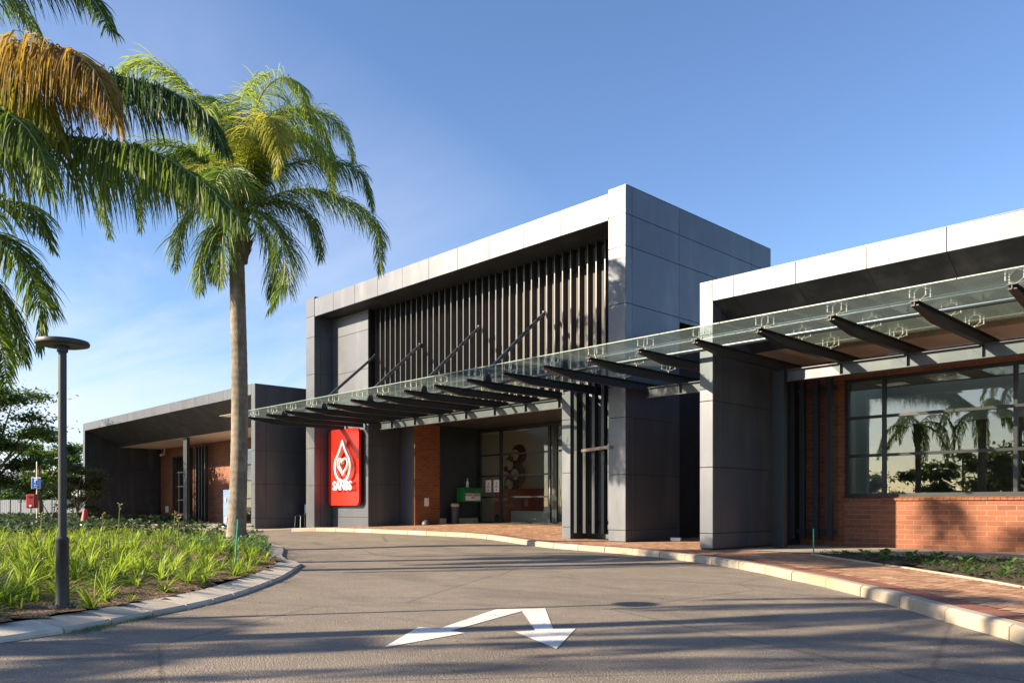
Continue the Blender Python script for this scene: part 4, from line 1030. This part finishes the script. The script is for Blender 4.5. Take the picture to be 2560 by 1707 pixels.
tp=thing('palm_tree','partly cropped palm at the left edge with short arching fronds above the bed','palm tree',(-14.3,1.9,.12),'palm trees along the drive')
trunk(tp,(-14.75,1.95,.05),(-14.62,2.14,4.2),.16,.135,1.3); crownshaft(tp,TC,.14,7)
THIRD=[[(0,0,0),(0.27,0.28,0.52),(0.79,0.68,0.6),(1.18,0.93,0.48),(1.47,1.09,0.12),(1.55,1.17,-0.16)],
[(0,0,-0.07),(0.55,0.29,0.13),(1.14,0.61,-0.04),(1.52,0.85,-0.47),(1.78,0.98,-1.06),(1.76,0.96,-1.68)],
[(0,0,-0.13),(0.03,0.32,-0.07),(0.12,0.7,-0.41),(0.24,0.97,-0.99),(0.36,1.09,-1.67)],
[(0,0,-0.13),(0.42,0.15,-0.26),(1.04,0.36,-0.85),(1.38,0.56,-1.56),(1.56,0.6,-2.19)]]
for k,pts in enumerate(THIRD): frond(tp,TC,pts,M['frond' if k!=2 else 'fronddark'],.75,1.15,.020,85,.10,400+k)
for k,a_ in enumerate((150,195,240,290)): frond(tp,TC,arch(R(a_),R(45),2.6,1.9),M['frond'],.5,1.0,.028,22,.15,430+k)
# palms behind the camera: they throw the shadows on the drive and stand in the window reflection
def plain_palm(b,h,label,seed,n=12,L_=3.3,lean=(0,0),r=.19):
    p_=thing('palm_tree',label,'palm tree',(b[0],b[1],.1),'palm trees along the drive')
    top=(b[0]+lean[0],b[1]+lean[1],h); trunk(p_,(b[0],b[1],.0),(top[0],top[1],h-.6),r,r*.8,1.3); crownshaft(p_,top,r*.85,seed)
    for k in range(n): frond(p_,top,arch(2*pi*k/n+.3*seed,R((62,38,20)[k%3]),L_*(1 if k%3 else .9),1.9),M['frond'],.50,1.5,.034,26,.14,seed*50+k)
plain_palm((-11.6,-8.5),5.2,'thick palm reflected in the middle of the right window',11,10,3.1,(0,0),.2)
plain_palm((-9.1,-3.5),5.7,'leaning palm reflected at the right of the large window',12,7,2.3,(.3,.1),.15)
plain_palm((-7.9,-6.4),6.0,'tall palm behind the drive, seen only by its shadow in the right foreground',14,11,3.2,(0,0),.18)
plain_palm((-14.0,-7.4),4.7,'slender palm reflected at the left of the large window',13,9,2.9,(0,0),.15)

# broadleaf trees
def broadleaf(b,h,cr,label,seed,nleaf=9000,mat='treeleaf',trunk_h=.35,ls=.10,clusters=26,flat=.75,name='tree',cat='tree',group='trees at the far left',cz=None):
    rn=random.Random(seed); b=Vector(b); T=thing(name,label,cat,tuple(b),group)
    q=MB(); cen=[]
    for k in range(clusters):
        a_=rn.uniform(0,2*pi); r_=cr*math.sqrt(rn.random())*.9; z=h*trunk_h+(h*(1-trunk_h))*rn.random()**.8
        f=1-.55*((z-h*(trunk_h+.25))/(h*(1-trunk_h)))**2 if z>h*(trunk_h+.25) else .85
        cen.append(b+Vector((r_*f*cos(a_),r_*f*sin(a_),z)))
    fork=b+Vector((0,0,h*trunk_h*.8)); q.tube([b-Vector((0,0,.1)),b+Vector((.03,.02,h*trunk_h*.4)),fork],[h*.035,h*.028,h*.022],9)
    for c_ in cen[::2]:
        m_=fork.lerp(c_,.5)+Vector((rn.uniform(-.2,.2),rn.uniform(-.2,.2),.15)); q.tube([fork,m_,c_],[h*.014,h*.008,h*.003],6)
    q.build('trunk',M['bark'],T)
    l=MB(); 
    for k in range(nleaf):
        c_=rn.choice(cen); R_=cr*rn.uniform(.12,.36); d=Vector((rn.gauss(0,1),rn.gauss(0,1),rn.gauss(0,flat*.6))); d=d*(R_/1.7)
        p=c_+d; n_=Vector((rn.gauss(0,.6),rn.gauss(0,.6),1)).normalized(); a_=n_.cross(Vector((rn.uniform(-1,1),rn.uniform(-1,1),.1))).normalized(); e=n_.cross(a_); s_=ls*rn.uniform(.6,1.4)
        l.add([p-a_*s_,p-e*s_*.42,p+a_*s_,p+e*s_*.42],[(0,1,2,3)],rn.random())
    l.build('crown',M[mat],T); return T
def gp(x,t): v=campt(x,1162,t); return (v.x,v.y,0)
broadleaf((-43.4,8.0,0),6.5,3.1,'spreading tree filling the left edge behind the parking sign',21,24000,ls=.10,clusters=44,flat=.6,trunk_h=.25)
broadleaf(gp(92,50),5.6,2.1,'smaller airy tree right of the big tree, behind the lamp post',22,11000,ls=.11,clusters=26,flat=.6)
broadleaf((-45.5,4.0,0),7.6,3.0,'unseen tree outside the left edge, added to shade the left wing',23,6000,ls=.13,clusters=20,flat=.5)  # out of view, placed to darken the left wing brick
broadleaf(gp(160,56),5.0,2.2,'pale distant tree against the end wall of the left wing',24,6000,ls=.14,clusters=18,flat=.6)
broadleaf(gp(50,62),4.2,2.8,'low dark tree between the fence and the far house',28,6000,ls=.16,clusters=20,trunk_h=.2)
broadleaf(gp(178,36.5),2.75,1.25,'dark bronze bush with yellowish new leaves in front of the left wing end wall',25,6500,'bushleaf',.3,.06,20,.6,'bush','bush','bushes at the far left')
broadleaf(gp(222,37.5),1.9,.8,'small dark bush right of the bronze bush, by the end wall',26,2500,'bushleaf',.25,.06,10,.5,'bush','bush','bushes at the far left')
broadleaf(gp(120,38),1.9,1.3,'low dark bush left of the lamp post near the fence',27,3500,'treeleaf',.15,.06,12,.6,'bush','bush','bushes at the far left')
# trees across the drive (seen in the window reflection)
for k,(x,y,h,r_) in enumerate(((-26,-30,3.2,3.0),(-22,-33,4.4,2.4),(-30,-26,3.0,3.2),(-14,-30,5.0,3.4),(-10,-34,5.2,3.2),(-18,-36,3.4,3.0),(-16.5,-27,4.6,2.2))):
    broadleaf((x,y,0),h,r_,('rounded','taller','broad','dense','full','small','wide')[k]+' tree across the drive, reflected in the window as a dark outline',40+k,5500,ls=.2,clusters=26,trunk_h=.05,group='trees across the drive')

# strap-leaved clumps in the bed
def clump(seed,n=24,L_=.42,w_=.020):
    rn=random.Random(seed); q=MB(); bias=rn.uniform(0,6.28)
    for k in range(n):
        a_=rn.uniform(0,2*pi) if rn.random()<.6 else bias+rn.gauss(0,.7); el=rn.uniform(.3,1.4); d=Vector((cos(a_)*cos(el),sin(a_)*cos(el),sin(el))); l=L_*rn.uniform(.6,1.15)
        p=Vector((rn.uniform(-.03,.03),rn.uniform(-.03,.03),-.01)); wv=Vector((-sin(a_),cos(a_),0)); sag=rn.uniform(.5,2.0); vs=[]; n5=6; w=w_*rn.uniform(.7,1.15)
        for m in range(n5+1):
            ww=w*(.7,.95,1,.95,.8,.5,.06)[m]*.5; up=d.cross(wv); vs+=[p-wv*ww+up*ww*.35,p-up*0,p+wv*ww+up*ww*.35]
            p=p+d*l/n5; d=(d+Vector((cos(a_)*.1,sin(a_)*.1,-sag))*.28*(m/n5+.25)).normalized()
        fs=[]
        for m in range(n5): a0=3*m; fs+=[(a0,a0+1,a0+4,a0+3),(a0+1,a0+2,a0+5,a0+4)]
        q.add(vs,fs,rn.random(),True)
    return q
GRP='strap-leaved clumps in the left bed'
srcs=[]
rn=random.Random(5)
spots=[]
tries=0
while len(spots)<285 and tries<60000:
    tries+=1
    x=rn.uniform(-24,-5.9); y=rn.uniform(-1.5,9.2)
    if not inside((x,y),bedpoly): continue
    # only what the view can show
    r_=(.695*x+.719*y); f=(-.719*x+.695*y)
    if f<3.2 or r_/f<-.70: continue
    d=dist_line((x,y),KL)
    if d<.42: continue
    if d<1.3 and rn.random()<.45 and y<6: continue
    mind=.25+.16*rn.random()+(.10 if f>11 else 0)
    if f>14: mind+=.15
    if math.hypot(x+7.08,y-1.87)<.28 or math.hypot(x+16.1,y-7.5)<.35: continue
    if any((x-a_)**2+(y-b_)**2<mind*mind for a_,b_ in spots): continue
    spots.append((x,y))
for k in range(7):
    srcs.append(clump(500+k,(24,50,34,42,56,38,28)[k],.31+.033*k,.018+.001*k))
objs=[]
for k,(x,y) in enumerate(spots):
    v=k%7
    if k<7: o=srcs[v].build('strap_leaf_plant',M['lily']); objs.append(o)
    else: o=objs[v].copy(); C.objects.link(o)
    d=dist_line((x,y),KL); f=(-.719*x+.695*y)
    o.location=(x,y,bed_z(x,y)-.01); s_=rn.uniform(.5,1.05)*(.66+.32*min(1,d/2.5)); o.scale=(s_,s_,s_*rn.uniform(.9,1.15)); o.rotation_euler=(rn.uniform(-.25,.25),rn.uniform(-.25,.25),rn.uniform(0,6.28))
    tag(o,'bright green strap-leaved clump growing in the mulch of the left bed','plant',GRP)
# the smaller, farther and half hidden clumps of the same planting, past the first 285
q=MB(); tpl=[clump(900+k,22,.30,.018) for k in range(4)]; got=0; tries=0; extra=[]
while got<380 and tries<60000:
    tries+=1
    x=rn.uniform(-26,-6); y=rn.uniform(-1,9.3)
    if not inside((x,y),bedpoly) or math.hypot(x+7.08,y-1.87)<.35 or math.hypot(x+16.1,y-7.5)<.3: continue
    r_=(.695*x+.719*y); f=(-.719*x+.695*y); d=dist_line((x,y),KL)
    if f<6.0 or r_/f<-.70 or d<(.9 if f<11 else .5): continue
    if any((x-a_)**2+(y-b_)**2<.03 for a_,b_ in extra): continue
    extra.append((x,y)); got+=1; tp_=tpl[got%4]; an=rn.uniform(0,6.28); sc=rn.uniform(.45,.95); z0=bed_z(x,y)-.01; ca,sa=cos(an)*sc,sin(an)*sc
    n0=len(q.v); q.v+=[(x+vx*ca-vy*sa,y+vx*sa+vy*ca,z0+vz*sc) for vx,vy,vz in tp_.v]
    q.f+=[tuple(i_+n0 for i_ in f_) for f_ in tp_.f]; q.c+=tp_.c; q.sm+=tp_.sm
o=q.build('strap_leaf_planting',M['lily']); o['kind']='stuff'; tag(o,'thick mass of smaller strap leaves between the clumps of the left bed','ground cover')
# flower stalks
for k,(px,py,t_,top) in enumerate(((268,1290,10.5,1158),(230,1290,10.8,1180),(395,1290,11,1176),(405,1280,12,1190),(300,1290,11.5,1195),(370,1285,12,1205),(88,1300,9.5,1180))):
    v=campt(px,1162,t_); z0=bed_z(v.x,v.y); zt=.92+(1162-top)/1845*t_
    q=MB(); q.tube([(v.x,v.y,z0),(v.x+.01,v.y+.02,lerp(z0,zt,.6)),(v.x+.03,v.y+.03,zt)],[.007,.006,.005],5)
    for m in range(7): 
        a_=rn.uniform(0,6.28); P0=Vector((v.x+.03,v.y+.03,zt-.07+.012*m)); q.tube([P0,P0+Vector((.035*cos(a_),.035*sin(a_),.02))],[.005,.009],5)
    tag(q.build('flower_stalk',M['lilystalk']),('tallest pale flower stalk rising from the bed, topped with a dry head','slender pale stalk beside the tallest flower stalk','pale flower stalk in front of the left wing post','shorter stalk just behind the one in front of the wing post','short leaning stalk in the middle of the bed','thin stalk between the middle of the bed and the palm','pale stalk left of the lamp post near the parking sign')[k],'plant')
# leafy ground cover: back of the bed and along the left wing
def cover(mb,n,area,zf,hh,ls,rn):
    x0,x1,y0,y1,fn=area; c=0
    while c<n:
        x=rn.uniform(x0,x1); y=rn.uniform(y0,y1)
        if not fn(x,y): continue
        c+=1; p=Vector((x,y,zf(x,y)+hh*rn.random()**1.3)); n_=Vector((rn.gauss(0,.7),rn.gauss(0,.7),1)).normalized(); a_=n_.cross(Vector((rn.uniform(-1,1),rn.uniform(-1,1),.1))).normalized(); e=n_.cross(a_); s_=ls*rn.uniform(.6,1.4)
        mb.add([p-a_*s_,p-e*s_*.5,p+a_*s_,p+e*s_*.5],[(0,1,2,3)],rn.random())
q=MB(); cover(q,17000,(-46,-18,1,9.4,lambda x,y:inside((x,y),bedpoly) and (y>7.2-.12*(x+18) if x>-22 else True)),bed_z,.38,.075,rn)
cover(q,5000,(-43,-37,13.2,15.6,lambda x,y:True),lambda x,y:.12,.35,.06,rn)
cover(q,9000,(-62,-44,3,26,lambda x,y:True),lambda x,y:0,.5,.12,rn)
o=q.build('ground_cover',M['cover']); o['kind']='stuff'; tag(o,'dark leafy ground cover at the back of the left bed','ground cover')
q=MB(); cover(q,2600,(-16.5,-10.5,5.5,9,lambda x,y:inside((x,y),bedpoly) and dist_line((x,y),KL)>.3 and y>6.2-.3*(x+12.5)*0+.0),bed_z,.22,.035,rn)
o=q.build('ground_cover',M['rosette']); o['kind']='stuff'; tag(o,'fine low green growth round the foot of the palm trunk','ground cover')
# rosettes in the right bed
def rosette(seed):
    r2=random.Random(seed); q=MB()
    for k in range(16):
        a_=r2.uniform(0,6.28); el=r2.uniform(.2,1.2); l=r2.uniform(.05,.10); b_=Vector((cos(a_)*cos(el)*l*.5,sin(a_)*cos(el)*l*.5,sin(el)*l*.7)); d=Vector((cos(a_)*cos(el*.6),sin(a_)*cos(el*.6),sin(el*.6))); s_=Vector((-sin(a_),cos(a_),0)); w=.022+.012*r2.random()
        pts=[b_]+[b_+d*l*f+s_*w*g+Vector((0,0,.006*abs(g))) for f,g in ((.3,.8),(.65,1),(.95,.5),(1.05,0),(.95,-.5),(.65,-1),(.3,-.8))]
        q.add(pts,[(0,1,2,3,4),(0,4,5,6,7)],r2.random(),False)
    return q
ros=[]
edge=[]
tries=0
while len(edge)<150 and tries<20000:
    tries+=1; x=rn.uniform(-6.1,.6); y=rn.uniform(7.5,13.2)
    if not inside((x,y),bed2) or dist_line((x,y),bed2)<.06: continue
    if rn.random()>(.95 if y>12.3 else .4): continue
    if any((x-a_)**2+(y-b_)**2<.03 for a_,b_ in edge): continue
    edge.append((x,y))
for k,(x,y) in enumerate(edge):
    if k<5: o=rosette(700+k).build('leafy_plant',M['rosette']); ros.append(o)
    else: o=ros[k%5].copy(); C.objects.link(o)
    o.location=(x,y,.14); s_=rn.uniform(.5,1.15); o.scale=(s_,)*3; o.rotation_euler=(0,0,rn.uniform(0,6.28))
    tag(o,'small round-leaved plant in the narrow bed beside the paved walk','plant','small plants in the right bed')
q=MB(); cover(q,9000,(-6.1,1.1,5.4,13.2,lambda x,y:inside((x,y),bed2) and dist_line((x,y),bed2)>.04),lambda x,y:.13,.07,.020,rn)
o=q.build('ground_cover',M['cover']); o['kind']='stuff'; tag(o,'low dark ground cover filling the narrow right bed','ground cover')
# bark chips, leaf litter, kerb weeds
q=MB(); c=0
while c<5200:
    x=rn.uniform(-13,-6); y=rn.uniform(.2,7)
    if not bedin(x,y): continue
    c+=1; s_=rn.uniform(.008,.028); a_=rn.uniform(0,6.28); u_=Vector((cos(a_),sin(a_),rn.uniform(-.4,.4)))*s_; w_=Vector((-sin(a_),cos(a_),rn.uniform(-.4,.4)))*s_*.45; P0=Vector((x,y,bed_z(x,y)+.008))
    q.add([P0-u_,P0-w_,P0+u_,P0+w_],[(0,1,2,3)])
o=q.build('bark_chips',M['litter']); o['kind']='stuff'; tag(o,'loose bark chips and dry leaves scattered over the mulch','bark chips')
q=MB(); c=0
while c<1500:
    x=rn.uniform(-24,0); y=rn.uniform(1,13)
    if inside((x,y),bedpoly): continue
    z=pave_z(x,y) if inside((x,y),pavepoly) else road_z(x,y)
    if dist_line((x,y),KR)<.16 and inside((x,y),pavepoly): continue
    nk=min(dist_line((x,y),KR),dist_line((x,y),KL))
    if nk>.5 and rn.random()>.12: continue
    c+=1; s_=rn.uniform(.006,.022); a_=rn.uniform(0,6.28); u_=Vector((cos(a_),sin(a_),rn.uniform(0,.4)))*s_; w_=Vector((-sin(a_),cos(a_),rn.uniform(-.3,.3)))*s_*.4; P0=Vector((x,y,z+.008))
    q.add([P0-u_,P0-w_,P0+u_,P0+w_],[(0,1,2,3)])
o=q.build('leaf_litter',M['litter']); o['kind']='stuff'; tag(o,'small dry leaves and grit blown against the kerbs','leaf litter')
q=MB()
for k in range(700):
    s_=rn.random(); x=lerp(-6.45,-7.15,s_)+rn.uniform(0,.16)+.02; y=lerp(1.75,2.72,s_)-rn.uniform(0,.05)
    if rn.random()>abs(sin(s_*7))+.15: continue
    a_=rn.uniform(0,6.28); l=rn.uniform(.02,.07); P0=Vector((x,y,.0)); e=P0+Vector((cos(a_)*l,sin(a_)*l,l*.5)); sd=Vector((-sin(a_),cos(a_),0))*.003
    q.add([P0-sd,P0+sd,e],[(0,1,2)])
o=q.build('kerb_weeds',M['rosette']); o['kind']='stuff'; tag(o,'sparse weeds growing at the foot of the bed edging','weeds')
